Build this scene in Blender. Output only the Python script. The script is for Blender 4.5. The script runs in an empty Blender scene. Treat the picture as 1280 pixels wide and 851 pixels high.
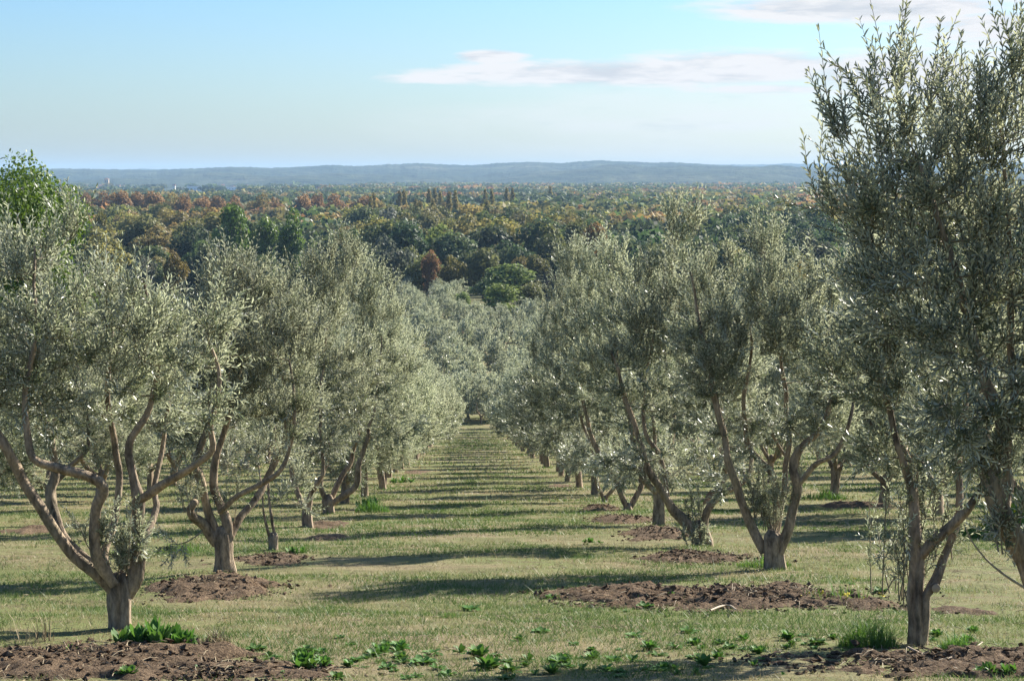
import bpy, math, random
import numpy as np
from mathutils import Vector, Matrix, Euler

SC = bpy.context.scene
COL = SC.collection
rng = np.random.default_rng(7)
random.seed(7)

# ------------------------------------------------------------------ camera
FPX, PW, PH = 2667.0, 1280.0, 851.0
EYE = np.array([0.0, 0.0, 1.6])
PITCH = math.atan(203.5 / FPX)
YAW = math.atan(52.0 / FPX)                # the rows run along +Y, the lens looks slightly right of them
cam_d = bpy.data.cameras.new('camera')
cam_d.sensor_width = 36.0
cam_d.lens = 36.0 * FPX / PW
cam_d.clip_start = 0.2
cam_d.clip_end = 30000.0
cam = bpy.data.objects.new('camera', cam_d)
COL.objects.link(cam)
cam.location = Vector(EYE)
cam.rotation_euler = Euler((math.pi / 2 - PITCH, 0.0, -YAW), 'XYZ')
SC.camera = cam
CR = np.array(cam.rotation_euler.to_matrix())


def at(px, py, Y):
    """world point at depth Y that the photograph shows at px, py"""
    d = CR @ np.array([(px - 640.0) / FPX, -(py - 425.5) / FPX, -1.0])
    return EYE + d * (Y / d[1])


def azx(px, Y):
    return at(px, 300.0, Y)[0]


# ------------------------------------------------------------------ noise and terrain
def _hash(ix, iy, iz, seed):
    n = (ix.astype(np.int64) * 374761393 + iy.astype(np.int64) * 668265263 + iz.astype(np.int64) * 2147483647 + seed * 144269) & 0xFFFFFFFF
    n = ((n ^ (n >> 13)) * 1274126177) & 0xFFFFFFFF
    n = (n ^ (n >> 16)) & 0xFFFF
    return n / 65535.0


def vnoise(x, y, z=0.0, seed=0):
    x = np.asarray(x, float); y = np.asarray(y, float); z = np.asarray(z, float) + np.zeros_like(x)
    x0 = np.floor(x); y0 = np.floor(y); z0 = np.floor(z)
    fx = x - x0; fy = y - y0; fz = z - z0
    fx = fx * fx * (3 - 2 * fx); fy = fy * fy * (3 - 2 * fy); fz = fz * fz * (3 - 2 * fz)
    r = 0.0
    for dx in (0, 1):
        for dy in (0, 1):
            for dz in (0, 1):
                w = (fx if dx else 1 - fx) * (fy if dy else 1 - fy) * (fz if dz else 1 - fz)
                r = r + w * _hash(x0 + dx, y0 + dy, z0 + dz, seed)
    return r


def fbm(x, y, z=0.0, seed=0, octs=3):
    a, s, t = 1.0, 0.0, 0.0
    for o in range(octs):
        s = s + a * vnoise(np.asarray(x) * 2 ** o, np.asarray(y) * 2 ** o, np.asarray(z) * 2 ** o, seed + o)
        t += a; a *= 0.5
    return s / t


S0 = 0.1207
ZFLAT = -23.0
_py = np.array([-60., 0., 60., 110., 150., 185., 205., 230., 270., 400., 30000.])
_pz = np.array([7.2, 0., -7.24, -12.85, -17.2, -20.8, -22.3, -22.9, ZFLAT, ZFLAT, ZFLAT])


def prof(y):
    # lightly smoothed piecewise profile
    y = np.asarray(y, float)
    s = 0.0
    for o in (-6., -3., 0., 3., 6.):
        s = s + np.interp(y + o, _py, _pz)
    return s / 5.0


def ground_z(x, y):
    x = np.asarray(x, float); y = np.asarray(y, float)
    near = np.clip(1.0 - (y - 60.0) / 120.0, 0.0, 1.0)
    n = (vnoise(x * .45, y * .45, 0, 3) - .5) * 0.07 + (vnoise(x * 1.6, y * 1.6, 0, 5) - .5) * 0.035 + (vnoise(x * 4.0, y * 4.0, 0, 6) - .5) * 0.02
    return prof(y) + n * near


def gz(x, y):
    return float(ground_z(np.array([x]), np.array([y]))[0])


# ------------------------------------------------------------------ mesh helpers
def make_mesh(name, V, F, mats, attrs=None, smooth=False, fmat=None):
    """V (n,3); F list of (m,k) integer arrays"""
    V = np.ascontiguousarray(V, np.float32)
    me = bpy.data.meshes.new(name)
    F = [np.asarray(f, np.int32) for f in (F if isinstance(F, (list, tuple)) else [F]) if len(f)]
    me.vertices.add(len(V)); me.vertices.foreach_set('co', V.ravel())
    nl = sum(f.size for f in F); npol = sum(len(f) for f in F)
    me.loops.add(nl); me.polygons.add(npol)
    me.loops.foreach_set('vertex_index', np.concatenate([f.ravel() for f in F]))
    tot = np.concatenate([np.full(len(f), f.shape[1], np.int32) for f in F])
    start = np.concatenate([[0], np.cumsum(tot)[:-1]]).astype(np.int32)
    me.polygons.foreach_set('loop_start', start)
    me.polygons.foreach_set('loop_total', tot)
    if smooth:
        me.polygons.foreach_set('use_smooth', np.ones(npol, bool))
    else:
        me.polygons.foreach_set('use_smooth', np.zeros(npol, bool))
    for m in (mats if isinstance(mats, (list, tuple)) else [mats]):
        me.materials.append(m)
    if fmat is not None:
        me.polygons.foreach_set('material_index', np.asarray(fmat, np.int32))
    for k, a in (attrs or {}).items():
        a = np.asarray(a, np.float32)
        if a.ndim == 1:
            at_ = me.attributes.new(k, 'FLOAT', 'POINT'); at_.data.foreach_set('value', a)
        else:
            at_ = me.attributes.new(k, 'FLOAT_COLOR', 'POINT')
            if a.shape[1] == 3:
                a = np.concatenate([a, np.ones((len(a), 1), np.float32)], 1)
            at_.data.foreach_set('color', a.ravel())
    me.update(calc_edges=True)
    return me


def link(name, me, parent=None, loc=(0, 0, 0)):
    o = bpy.data.objects.new(name, me)
    COL.objects.link(o)
    if parent is not None:
        o.parent = parent
    o.location = loc
    return o


def tag(o, label=None, cat=None, group=None, kind=None):
    if label: o['label'] = label
    if cat: o['category'] = cat
    if group: o['group'] = group
    if kind: o['kind'] = kind
    return o


def empty(name, loc, label, cat, group=None):
    o = bpy.data.objects.new(name, None)
    COL.objects.link(o); o.location = loc; o.empty_display_size = 0.2
    return tag(o, label, cat, group)


def copy_tree(root, loc, rz=0.0, sc=1.0, label=None, group=None):
    r = root.copy(); COL.objects.link(r)
    r.location = loc; r.rotation_euler = (0, 0, rz); r.scale = (sc, sc, sc) if np.isscalar(sc) else sc
    if label: r['label'] = label
    if group: r['group'] = group
    for ch in list(root.children):
        c = ch.copy(); COL.objects.link(c); c.parent = r
        for g in list(ch.children):
            d = g.copy(); COL.objects.link(d); d.parent = c
    return r


class Geo:
    def __init__(s):
        s.V = []; s.Q = []; s.T = []; s.A = []; s.n = 0; s.C = []

    def add(s, V, Q=None, T=None, rnd=None, col=None):
        V = np.asarray(V, np.float32).reshape(-1, 3)
        if Q is not None and len(Q): s.Q.append(np.asarray(Q, np.int32) + s.n)
        if T is not None and len(T): s.T.append(np.asarray(T, np.int32) + s.n)
        s.V.append(V)
        s.A.append(np.broadcast_to(np.asarray(0.5 if rnd is None else rnd, np.float32), (len(V),)))
        if col is not None: s.C.append(np.broadcast_to(np.asarray(col, np.float32), (len(V), 3)))
        s.n += len(V)

    def mesh(s, name, mats, smooth=False, fmat=None):
        F = []
        if s.Q: F.append(np.concatenate(s.Q))
        if s.T: F.append(np.concatenate(s.T))
        at_ = {'rnd': np.concatenate(s.A)}
        if s.C: at_['col'] = np.concatenate(s.C)
        return make_mesh(name, np.concatenate(s.V), F, mats, at_, smooth, fmat)


def norm(v):
    return v / np.maximum(np.linalg.norm(v, axis=-1, keepdims=True), 1e-9)


def smooth_path(P, R, step):
    """Catmull-Rom resample of a polyline with radii"""
    P = np.asarray(P, float); R = np.asarray(R, float)
    if len(P) < 2: return P, R
    E = np.vstack([2 * P[0] - P[1], P, 2 * P[-1] - P[-2]])
    oP, oR = [], []
    for i in range(len(P) - 1):
        p0, p1, p2, p3 = E[i:i + 4]
        n = max(1, int(np.linalg.norm(p2 - p1) / step))
        for k in range(n):
            t = k / n
            oP.append(0.5 * (2 * p1 + (p2 - p0) * t + (2 * p0 - 5 * p1 + 4 * p2 - p3) * t * t + (3 * p1 - p0 - 3 * p2 + p3) * t ** 3))
            oR.append(R[i] * (1 - t) + R[i + 1] * t)
    oP.append(P[-1]); oR.append(R[-1])
    return np.array(oP), np.array(oR)


def tube(g, P, R, segs=10, flute=0.0, seed=0, cap=True, rnd=0.5, knob=0.0):
    P = np.asarray(P, float); R = np.asarray(R, float)
    n = len(P)
    T = norm(np.gradient(P, axis=0))
    u = np.cross(T[0], [0.3, 1.0, 0.2]); u /= np.linalg.norm(u)
    th = np.linspace(0, 2 * math.pi, segs, endpoint=False)
    ph = rng.uniform(0, 6.28, 4)
    V = np.zeros((n, segs, 3))
    L = np.concatenate([[0], np.cumsum(np.linalg.norm(np.diff(P, axis=0), axis=1))])
    for i in range(n):
        u = u - T[i] * np.dot(u, T[i]); u /= np.linalg.norm(u)
        w = np.cross(T[i], u)
        r = np.full(segs, R[i])
        if flute:
            f = flute if np.isscalar(flute) else flute[i]
            tw = L[i] * 0.9
            r = r * (1 + f * (0.55 * np.cos(3 * th + ph[0] + tw) + 0.38 * np.cos(5 * th + ph[1] - tw * .6) + .2 * np.cos(8 * th + ph[2])))
        if knob:
            r = r * (1 + knob * (vnoise(np.cos(th) * 1.3 + seed, np.sin(th) * 1.3, L[i] * 6.0 + seed, 11) - .5) * 2)
        V[i] = P[i] + np.outer(r * np.cos(th), u) + np.outer(r * np.sin(th), w)
    idx = np.arange(n * segs).reshape(n, segs)
    a = idx[:-1]; b = idx[1:]
    Q = np.stack([a, np.roll(a, -1, 1), np.roll(b, -1, 1), b], -1).reshape(-1, 4)
    V = V.reshape(-1, 3)
    Tt = None
    if cap:
        V = np.vstack([V, P[-1] + T[-1] * R[-1] * .3])
        top = idx[-1]
        Tt = np.stack([top, np.roll(top, -1), np.full(segs, n * segs)], -1)
    g.add(V, Q, Tt, rnd)


def tubes_batch(g, P, R, segs=4, rnd=0.5):
    """P (N,K,3), R (N,K)"""
    N, K, _ = P.shape
    if N == 0: return
    T = norm(np.gradient(P, axis=1))
    ref = np.where(np.abs(T[..., 2:3]) > .9, np.array([1., 0, 0]), np.array([0, 0, 1.]))
    u = norm(np.cross(T, ref)); w = np.cross(T, u)
    th = np.linspace(0, 2 * math.pi, segs, endpoint=False)
    V = P[:, :, None, :] + R[:, :, None, None] * (np.cos(th)[None, None, :, None] * u[:, :, None, :] + np.sin(th)[None, None, :, None] * w[:, :, None, :])
    idx = np.arange(N * K * segs).reshape(N, K, segs)
    a = idx[:, :-1]; b = idx[:, 1:]
    Q = np.stack([a, np.roll(a, -1, 2), np.roll(b, -1, 2), b], -1).reshape(-1, 4)
    g.add(V.reshape(-1, 3), Q, None, rnd)


# ------------------------------------------------------------------ materials
def new_mat(name):
    m = bpy.data.materials.new(name); m.use_nodes = True
    nt = m.node_tree; nt.nodes.clear()
    return m, nt


def N(nt, t, **kw):
    n = nt.nodes.new(t)
    for k, v in kw.items():
        if k.startswith('i_'):
            n.inputs[k[2:].replace('_', ' ')].default_value = v
        elif k == 'ins':
            for kk, vv in v.items(): n.inputs[kk].default_value = vv
        else:
            setattr(n, k, v)
    return n


def ramp(nt, fac, stops, interp='LINEAR'):
    r = nt.nodes.new('ShaderNodeValToRGB'); r.color_ramp.interpolation = interp
    e = r.color_ramp.elements
    while len(e) < len(stops): e.new(0.5)
    for k, (p, c) in enumerate(stops):
        e[k].position = p; e[k].color = (*c, 1)
    nt.links.new(fac, r.inputs['Fac'])
    return r.outputs['Color']


def mixc(nt, fac, a, b, mode='MIX'):
    m = nt.nodes.new('ShaderNodeMix'); m.data_type = 'RGBA'; m.blend_type = mode
    for s, v in ((m.inputs[0], fac), (m.inputs[6], a), (m.inputs[7], b)):
        if isinstance(v, (int, float)): s.default_value = v
        elif isinstance(v, tuple): s.default_value = (*v, 1)
        else: nt.links.new(v, s)
    return m.outputs[2]


def mmath(nt, op, a, b=None, c=None, clamp=False):
    m = nt.nodes.new('ShaderNodeMath'); m.operation = op; m.use_clamp = clamp
    for i, v in enumerate((a, b, c)):
        if v is None: continue
        if isinstance(v, (int, float)): m.inputs[i].default_value = v
        else: nt.links.new(v, m.inputs[i])
    return m.outputs[0]


def noise(nt, vec, scale, detail=4, rough=.55, dist=0.0):
    n = nt.nodes.new('ShaderNodeTexNoise'); n.inputs['Scale'].default_value = scale
    n.inputs['Detail'].default_value = detail; n.inputs['Roughness'].default_value = rough
    n.inputs['Distortion'].default_value = dist
    if vec is not None: nt.links.new(vec, n.inputs['Vector'])
    return n.outputs['Fac']


def attr(nt, name, out='Fac'):
    a = nt.nodes.new('ShaderNodeAttribute'); a.attribute_name = name
    return a.outputs[out]


def finish(nt, shader):
    o = nt.nodes.new('ShaderNodeOutputMaterial'); nt.links.new(shader, o.inputs['Surface'])


def leaf_material(name, top_stops, under, rough=.38, trans=.25, spec=.5, tint=None):
    """foliage: upper face ramp by the 'rnd' attribute, paler underside, a little light passes through"""
    m, nt = new_mat(name)
    r = attr(nt, 'rnd')
    oi = nt.nodes.new('ShaderNodeObjectInfo')
    top = ramp(nt, r, top_stops)
    geo = nt.nodes.new('ShaderNodeNewGeometry')
    und = mixc(nt, r, tuple(np.array(under) * .8), tuple(np.minimum(np.array(under) * 1.2, 1)))
    c = mixc(nt, geo.outputs['Backfacing'], top, und)
    hs = nt.nodes.new('ShaderNodeHueSaturation')
    nt.links.new(mmath(nt, 'MULTIPLY_ADD', oi.outputs['Random'], .014, .497), hs.inputs['Hue'])
    nt.links.new(mmath(nt, 'MULTIPLY_ADD', oi.outputs['Random'], .25, .92), hs.inputs['Value'])
    nt.links.new(c, hs.inputs['Color']); c = hs.outputs['Color']
    p = N(nt, 'ShaderNodeBsdfPrincipled', ins={'Roughness': rough, 'Specular IOR Level': spec})
    nt.links.new(c, p.inputs['Base Color'])
    t = nt.nodes.new('ShaderNodeBsdfTranslucent')
    nt.links.new(mixc(nt, 1.0, c, tint or (1.0, 1.0, .55), 'MULTIPLY'), t.inputs['Color'])
    mx = nt.nodes.new('ShaderNodeMixShader'); mx.inputs[0].default_value = trans
    nt.links.new(p.outputs[0], mx.inputs[1]); nt.links.new(t.outputs[0], mx.inputs[2])
    finish(nt, mx.outputs[0])
    return m


def wood_material(name):
    """broadleaf foliage of the valley: colour from the object, varied by 'rnd'"""
    m, nt = new_mat(name)
    oi = nt.nodes.new('ShaderNodeObjectInfo')
    r = attr(nt, 'rnd')
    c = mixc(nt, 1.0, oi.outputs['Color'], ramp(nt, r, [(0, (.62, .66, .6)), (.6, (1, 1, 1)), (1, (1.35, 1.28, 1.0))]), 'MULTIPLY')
    p = N(nt, 'ShaderNodeBsdfPrincipled', ins={'Roughness': .6, 'Specular IOR Level': .25})
    nt.links.new(c, p.inputs['Base Color'])
    t = nt.nodes.new('ShaderNodeBsdfTranslucent'); nt.links.new(c, t.inputs['Color'])
    mx = nt.nodes.new('ShaderNodeMixShader'); mx.inputs[0].default_value = .42
    nt.links.new(p.outputs[0], mx.inputs[1]); nt.links.new(t.outputs[0], mx.inputs[2])
    finish(nt, mx.outputs[0])
    return m


def wood_mass_material(name):
    m, nt = new_mat(name)
    c = attr(nt, 'col', 'Color'); r = attr(nt, 'rnd')
    c = mixc(nt, 1.0, c, ramp(nt, r, [(0, (.62, .66, .6)), (.6, (1, 1, 1)), (1, (1.35, 1.28, 1.0))]), 'MULTIPLY')
    p = N(nt, 'ShaderNodeBsdfPrincipled', ins={'Roughness': .65, 'Specular IOR Level': .2})
    nt.links.new(c, p.inputs['Base Color'])
    t = nt.nodes.new('ShaderNodeBsdfTranslucent'); nt.links.new(c, t.inputs['Color'])
    mx = nt.nodes.new('ShaderNodeMixShader'); mx.inputs[0].default_value = .4
    nt.links.new(p.outputs[0], mx.inputs[1]); nt.links.new(t.outputs[0], mx.inputs[2])
    finish(nt, mx.outputs[0])
    return m


def bark_material(name, light, dark, moss=(.13, .13, .08)):
    m, nt = new_mat(name)
    tc = nt.nodes.new('ShaderNodeTexCoord')
    mp = nt.nodes.new('ShaderNodeMapping'); mp.inputs['Scale'].default_value = (1, 1, .35)
    nt.links.new(tc.outputs['Object'], mp.inputs['Vector'])
    n1 = noise(nt, mp.outputs[0], 9, 5, .6, .3)
    n2 = noise(nt, mp.outputs[0], 45, 4, .65)
    n3 = noise(nt, tc.outputs['Object'], 3.0, 3, .5)
    c = ramp(nt, n1, [(.34, dark), (.48, tuple(np.array(dark) * .4 + np.array(light) * .6)), (.62, light)])
    c = mixc(nt, mmath(nt, 'MULTIPLY', mmath(nt, 'SUBTRACT', n3, .5, clamp=True), 2.2, clamp=True), c, moss)
    c = mixc(nt, .55, c, ramp(nt, n2, [(.35, (.3, .3, .3)), (.6, (1.15, 1.15, 1.15))]), 'MULTIPLY')
    b = nt.nodes.new('ShaderNodeBump'); b.inputs['Strength'].default_value = 1.0; b.inputs['Distance'].default_value = .03
    nt.links.new(mmath(nt, 'ADD', n1, mmath(nt, 'MULTIPLY', n2, .45)), b.inputs['Height'])
    p = N(nt, 'ShaderNodeBsdfPrincipled', ins={'Roughness': .85, 'Specular IOR Level': .2})
    nt.links.new(c, p.inputs['Base Color']); nt.links.new(b.outputs[0], p.inputs['Normal'])
    finish(nt, p.outputs[0])
    return m


def plain_material(name, c, rough=.7, spec=.3, var=.25, scale=6.0):
    m, nt = new_mat(name)
    tc = nt.nodes.new('ShaderNodeTexCoord')
    n = noise(nt, tc.outputs['Object'], scale, 4)
    cc = mixc(nt, 1.0, c, ramp(nt, n, [(.3, (1 - var,) * 3), (.7, (1 + var,) * 3)]), 'MULTIPLY')
    p = N(nt, 'ShaderNodeBsdfPrincipled', ins={'Roughness': rough, 'Specular IOR Level': spec})
    nt.links.new(cc, p.inputs['Base Color'])
    finish(nt, p.outputs[0])
    return m


M_OLIVE = leaf_material('olive_leaf', [(0, (.076, .098, .068)), (.5, (.145, .168, .116)), (.85, (.235, .252, .172)), (1, (.36, .35, .23))], (.48, .50, .42), .33, .43, .7, (1.0, 1.0, .74))
M_PINE = leaf_material('pine_needles', [(0, (.06, .10, .025)), (1, (.135, .19, .042))], (.11, .165, .04), .5, .38, .3)
M_WOODF = wood_material('wood_foliage')
M_MASS = wood_mass_material('wood_mass_foliage')
M_BARK = bark_material('olive_bark', (.42, .32, .22), (.10, .076, .054))
M_BARKD = bark_material('dark_bark', (.16, .13, .1), (.06, .05, .04))
M_TWIG = plain_material('twig_bark', (.2, .17, .11))
M_CUT = plain_material('sawn_wood', (.36, .285, .2), var=.1)
M_STRAW = plain_material('dry_straw', (.30, .235, .14), var=.3, scale=20)
M_WEED = leaf_material('weed_leaf', [(0, (.06, .13, .03)), (.6, (.10, .21, .045)), (1, (.19, .30, .09))], (.10, .2, .05), .6, .32, .2)
M_YELLOW = plain_material('yellow_petals', (.75, .6, .03))
M_POST = plain_material('weathered_post', (.12, .1, .085))
M_WALL = plain_material('pale_render', (.72, .68, .6), var=.08, scale=.2)
M_OCHRE = plain_material('ochre_stone', (.5, .38, .25), var=.12, scale=.2)
M_ROOF = plain_material('terracotta_tiles', (.35, .16, .1), var=.2, scale=.5)
M_GLASS = plain_material('dark_window', (.05, .06, .07), .2, .5, 0.1)
M_METAL = plain_material('white_sheet_metal', (.75, .77, .78), .5, .4, .06, .1)


def ground_material():
    m, nt = new_mat('orchard_ground')
    geo = nt.nodes.new('ShaderNodeNewGeometry')
    pos = geo.outputs['Position']
    sep = nt.nodes.new('ShaderNodeSeparateXYZ'); nt.links.new(pos, sep.inputs[0])
    big = noise(nt, pos, .35, 4, .6)
    mid = noise(nt, pos, 2.2, 5, .65)
    fine = noise(nt, pos, 22, 4, .7)
    vfine = noise(nt, pos, 90, 3, .7)
    straw = ramp(nt, fine, [(.25, (.13, .103, .058)), (.5, (.235, .198, .108)), (.75, (.34, .29, .165))])
    green = ramp(nt, vfine, [(.25, (.08, .10, .035)), (.5, (.15, .17, .062)), (.75, (.24, .25, .10))])
    soil = ramp(nt, vfine, [(.2, (.055, .036, .024)), (.5, (.125, .085, .058)), (.8, (.20, .145, .1))])
    gf = ramp(nt, mmath(nt, 'ADD', mmath(nt, 'MULTIPLY', big, .55), mmath(nt, 'MULTIPLY', mid, .45)), [(.41, (0, 0, 0)), (.53, (1, 1, 1))])
    c = mixc(nt, gf, straw, green)
    sf = ramp(nt, mmath(nt, 'ADD', mmath(nt, 'MULTIPLY', mid, .6), mmath(nt, 'MULTIPLY', fine, .4)), [(.50, (0, 0, 0)), (.60, (1, 1, 1))])
    c = mixc(nt, mmath(nt, 'MULTIPLY', sf, .6), c, soil)
    mpx = nt.nodes.new('ShaderNodeMapping'); mpx.inputs['Scale'].default_value = (.5, 1.3, 1); nt.links.new(pos, mpx.inputs['Vector'])
    bare = ramp(nt, noise(nt, mpx.outputs[0], 1.1, 6, .7, .4), [(.54, (0, 0, 0)), (.64, (1, 1, 1))])
    c = mixc(nt, mmath(nt, 'MULTIPLY', bare, .7), c, mixc(nt, .5, soil, straw))
    # beyond the orchard: rough valley grass and scrub
    far = mmath(nt, 'MULTIPLY', mmath(nt, 'SUBTRACT', sep.outputs['Y'], 380), 1 / 120.0, clamp=True)
    vn = noise(nt, pos, .012, 5, .6)
    scrub = ramp(nt, vn, [(.35, (.028, .04, .018)), (.55, (.05, .06, .025)), (.68, (.15, .13, .07))])
    c = mixc(nt, far, c, scrub)
    b = nt.nodes.new('ShaderNodeBump'); b.inputs['Strength'].default_value = .7; b.inputs['Distance'].default_value = .05
    nt.links.new(mmath(nt, 'ADD', mmath(nt, 'MULTIPLY', fine, .8), mmath(nt, 'MULTIPLY', vfine, .4)), b.inputs['Height'])
    p = N(nt, 'ShaderNodeBsdfPrincipled', ins={'Roughness': .95, 'Specular IOR Level': .1})
    nt.links.new(c, p.inputs['Base Color']); nt.links.new(b.outputs[0], p.inputs['Normal'])
    finish(nt, p.outputs[0])
    return m


def soil_material():
    m, nt = new_mat('dug_soil')
    geo = nt.nodes.new('ShaderNodeNewGeometry'); pos = geo.outputs['Position']
    n1 = noise(nt, pos, 5, 5, .65); n2 = noise(nt, pos, 38, 5, .7)
    c = ramp(nt, n2, [(.24, (.036, .026, .018)), (.47, (.128, .091, .06)), (.6, (.215, .158, .104)), (.78, (.40, .32, .20))])
    c = mixc(nt, 1.0, c, ramp(nt, n1, [(.3, (.7, .68, .66)), (.7, (1.15, 1.1, 1.05))]), 'MULTIPLY')
    b = nt.nodes.new('ShaderNodeBump'); b.inputs['Strength'].default_value = 1.0; b.inputs['Distance'].default_value = .06
    nt.links.new(mmath(nt, 'ADD', n1, mmath(nt, 'MULTIPLY', n2, .7)), b.inputs['Height'])
    p = N(nt, 'ShaderNodeBsdfPrincipled', ins={'Roughness': .95, 'Specular IOR Level': .1})
    nt.links.new(c, p.inputs['Base Color']); nt.links.new(b.outputs[0], p.inputs['Normal'])
    finish(nt, p.outputs[0])
    return m


def grass_material():
    m, nt = new_mat('mown_grass')
    r = attr(nt, 'rnd')
    c = ramp(nt, r, [(0, (.26, .205, .11)), (.25, (.34, .285, .15)), (.45, (.25, .25, .105)), (.72, (.15, .185, .058)), (1, (.09, .15, .035))])
    p = N(nt, 'ShaderNodeBsdfPrincipled', ins={'Roughness': .55, 'Specular IOR Level': .3})
    nt.links.new(c, p.inputs['Base Color'])
    t = nt.nodes.new('ShaderNodeBsdfTranslucent'); nt.links.new(c, t.inputs['Color'])
    mx = nt.nodes.new('ShaderNodeMixShader'); mx.inputs[0].default_value = .35
    nt.links.new(p.outputs[0], mx.inputs[1]); nt.links.new(t.outputs[0], mx.inputs[2])
    finish(nt, mx.outputs[0])
    return m


def hills_material():
    m, nt = new_mat('wooded_hills')
    geo = nt.nodes.new('ShaderNodeNewGeometry'); pos = geo.outputs['Position']
    n1 = noise(nt, pos, .0022, 6, .6); n2 = noise(nt, pos, .02, 5, .65)
    c = ramp(nt, n1, [(.3, (.03, .045, .022)), (.52, (.055, .068, .032)), (.66, (.10, .105, .055)), (.75, (.2, .17, .1))])
    c = mixc(nt, 1.0, c, ramp(nt, n2, [(.32, (.3, .3, .3)), (.68, (1.5, 1.5, 1.5))]), 'MULTIPLY')
    b = nt.nodes.new('ShaderNodeBump'); b.inputs['Strength'].default_value = 1.0; b.inputs['Distance'].default_value = 45.0
    nt.links.new(n2, b.inputs['Height'])
    p = N(nt, 'ShaderNodeBsdfPrincipled', ins={'Roughness': .95, 'Specular IOR Level': .05})
    nt.links.new(c, p.inputs['Base Color']); nt.links.new(b.outputs[0], p.inputs['Normal'])
    finish(nt, p.outputs[0])
    return m


M_GROUND, M_SOIL, M_GRASS, M_HILLS = ground_material(), soil_material(), grass_material(), hills_material()


# ------------------------------------------------------------------ ground and hills
def axis_pts(core0, core1, step, far0, far1, grow=1.12):
    a = list(np.arange(core0, core1 + 1e-6, step))
    s, v = step, a[-1]
    while v < far1:
        s *= grow; v += s; a.append(v)
    s, v, b = step, a[0], []
    while v > far0:
        s *= grow; v -= s; b.append(v)
    return np.array(b[::-1] + a)


gx = axis_pts(-13, 13, .16, -5200, 5200)
gy = axis_pts(11, 42, .16, -40, 14000, 1.06)
X, Y = np.meshgrid(gx, gy)
Z = ground_z(X, Y)
nx, ny = len(gx), len(gy)
ii = np.arange(nx * ny).reshape(ny, nx)
Qg = np.stack([ii[:-1, :-1], ii[:-1, 1:], ii[1:, 1:], ii[1:, :-1]], -1).reshape(-1, 4)
me = make_mesh('ground', np.stack([X, Y, Z], -1).reshape(-1, 3), Qg, M_GROUND, smooth=True)
tag(link('ground', me), kind='structure')


def build_hills(name, d0, d1, skyline, seed, pxr=(-420, 1750)):
    """a wooded ridge d0..d1 metres off whose crest follows the skyline (px -> py)"""
    px = np.linspace(pxr[0], pxr[1], 900)
    sx = np.array([s[0] for s in skyline]); sy = np.array([s[1] for s in skyline])
    rows = 40
    V = np.zeros((rows, len(px), 3))
    crest = np.interp(px, sx, sy) + (fbm(px * .02, px * 0, 0, seed, 4) - .5) * 3.0 + (fbm(px * .35, px * 0, 0, seed + 3, 2) - .5) * 1.2
    for i in range(rows):
        t = i / (rows - 1)
        d = d0 + (d1 - d0) * t
        x = np.array([at(p, 300, d)[0] for p in (px[0], px[-1])])
        x = np.interp(px, [px[0], px[-1]], x)
        zc = np.array([at(p, c, d1)[2] for p, c in zip(px, crest)])
        rise = math.sin(min(t / .9, 1) * math.pi / 2) ** 1.3
        gul = (fbm(x * .0022 + 5, np.full_like(x, d) * .0010, 0, seed + 9, 5) - .5) * 105 * math.sin(math.pi * min(t / .82, 1.0)) 
        V[i] = np.stack([x, np.full_like(x, d), ZFLAT - 6 + (zc - ZFLAT + 6) * rise + gul * (1 if t < .9 else 0)], -1)
    n = len(px)
    jj = np.arange(rows * n).reshape(rows, n)
    Q = np.stack([jj[:-1, :-1], jj[:-1, 1:], jj[1:, 1:], jj[1:, :-1]], -1).reshape(-1, 4)
    tag(link(name, make_mesh(name, V.reshape(-1, 3), Q, M_HILLS, smooth=True)), kind='structure')


build_hills('hills', 4700, 8200, [(-420, 215), (70, 211.5), (180, 213), (230, 211.5), (300, 209.5), (330, 210.5), (400, 207.5), (440, 208.5), (520, 205.5), (575, 208), (650, 203.5), (695, 205.5),
                                  (745, 202.5), (765, 203.5), (830, 204), (900, 208), (980, 209), (1100, 207), (1300, 204), (1750, 209)], 21)
build_hills('distant_hills', 10500, 12500, [(-420, 214), (600, 212), (850, 207), (960, 205), (1040, 204), (1200, 206), (1750, 210)], 47)


# ------------------------------------------------------------------ leaves
def leaves_geo(g, B, D, NRM, L, W, rnd, fine=True):
    """lanceolate leaves: base points, directions, normals, lengths, widths"""
    n = len(B)
    S = np.cross(D, NRM)
    L = L[:, None]; W = W[:, None]
    up = NRM * W * .35
    if fine:
        V = np.stack([B, B + D * L * .3 + S * W * .42 + up, B + D * L * .68 + S * W * .40 + up, B + D * L - NRM * L * .08,
                      B + D * L * .68 - S * W * .40 + up, B + D * L * .3 - S * W * .42 + up], 1)
        o = (np.arange(n) * 6)[:, None]
        Q = np.concatenate([o + np.array([0, 1, 2, 3]), o + np.array([0, 3, 4, 5])])
        g.add(V.reshape(-1, 3), Q, None, np.repeat(rnd, 6))
    else:
        V = np.stack([B, B + D * L * .48 + S * W * .5 + up, B + D * L, B + D * L * .48 - S * W * .5 + up], 1)
        o = (np.arange(n) * 4)[:, None]
        T = np.concatenate([o + np.array([0, 1, 2]), o + np.array([0, 2, 3])])
        g.add(V.reshape(-1, 3), None, T, np.repeat(rnd, 4))


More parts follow.
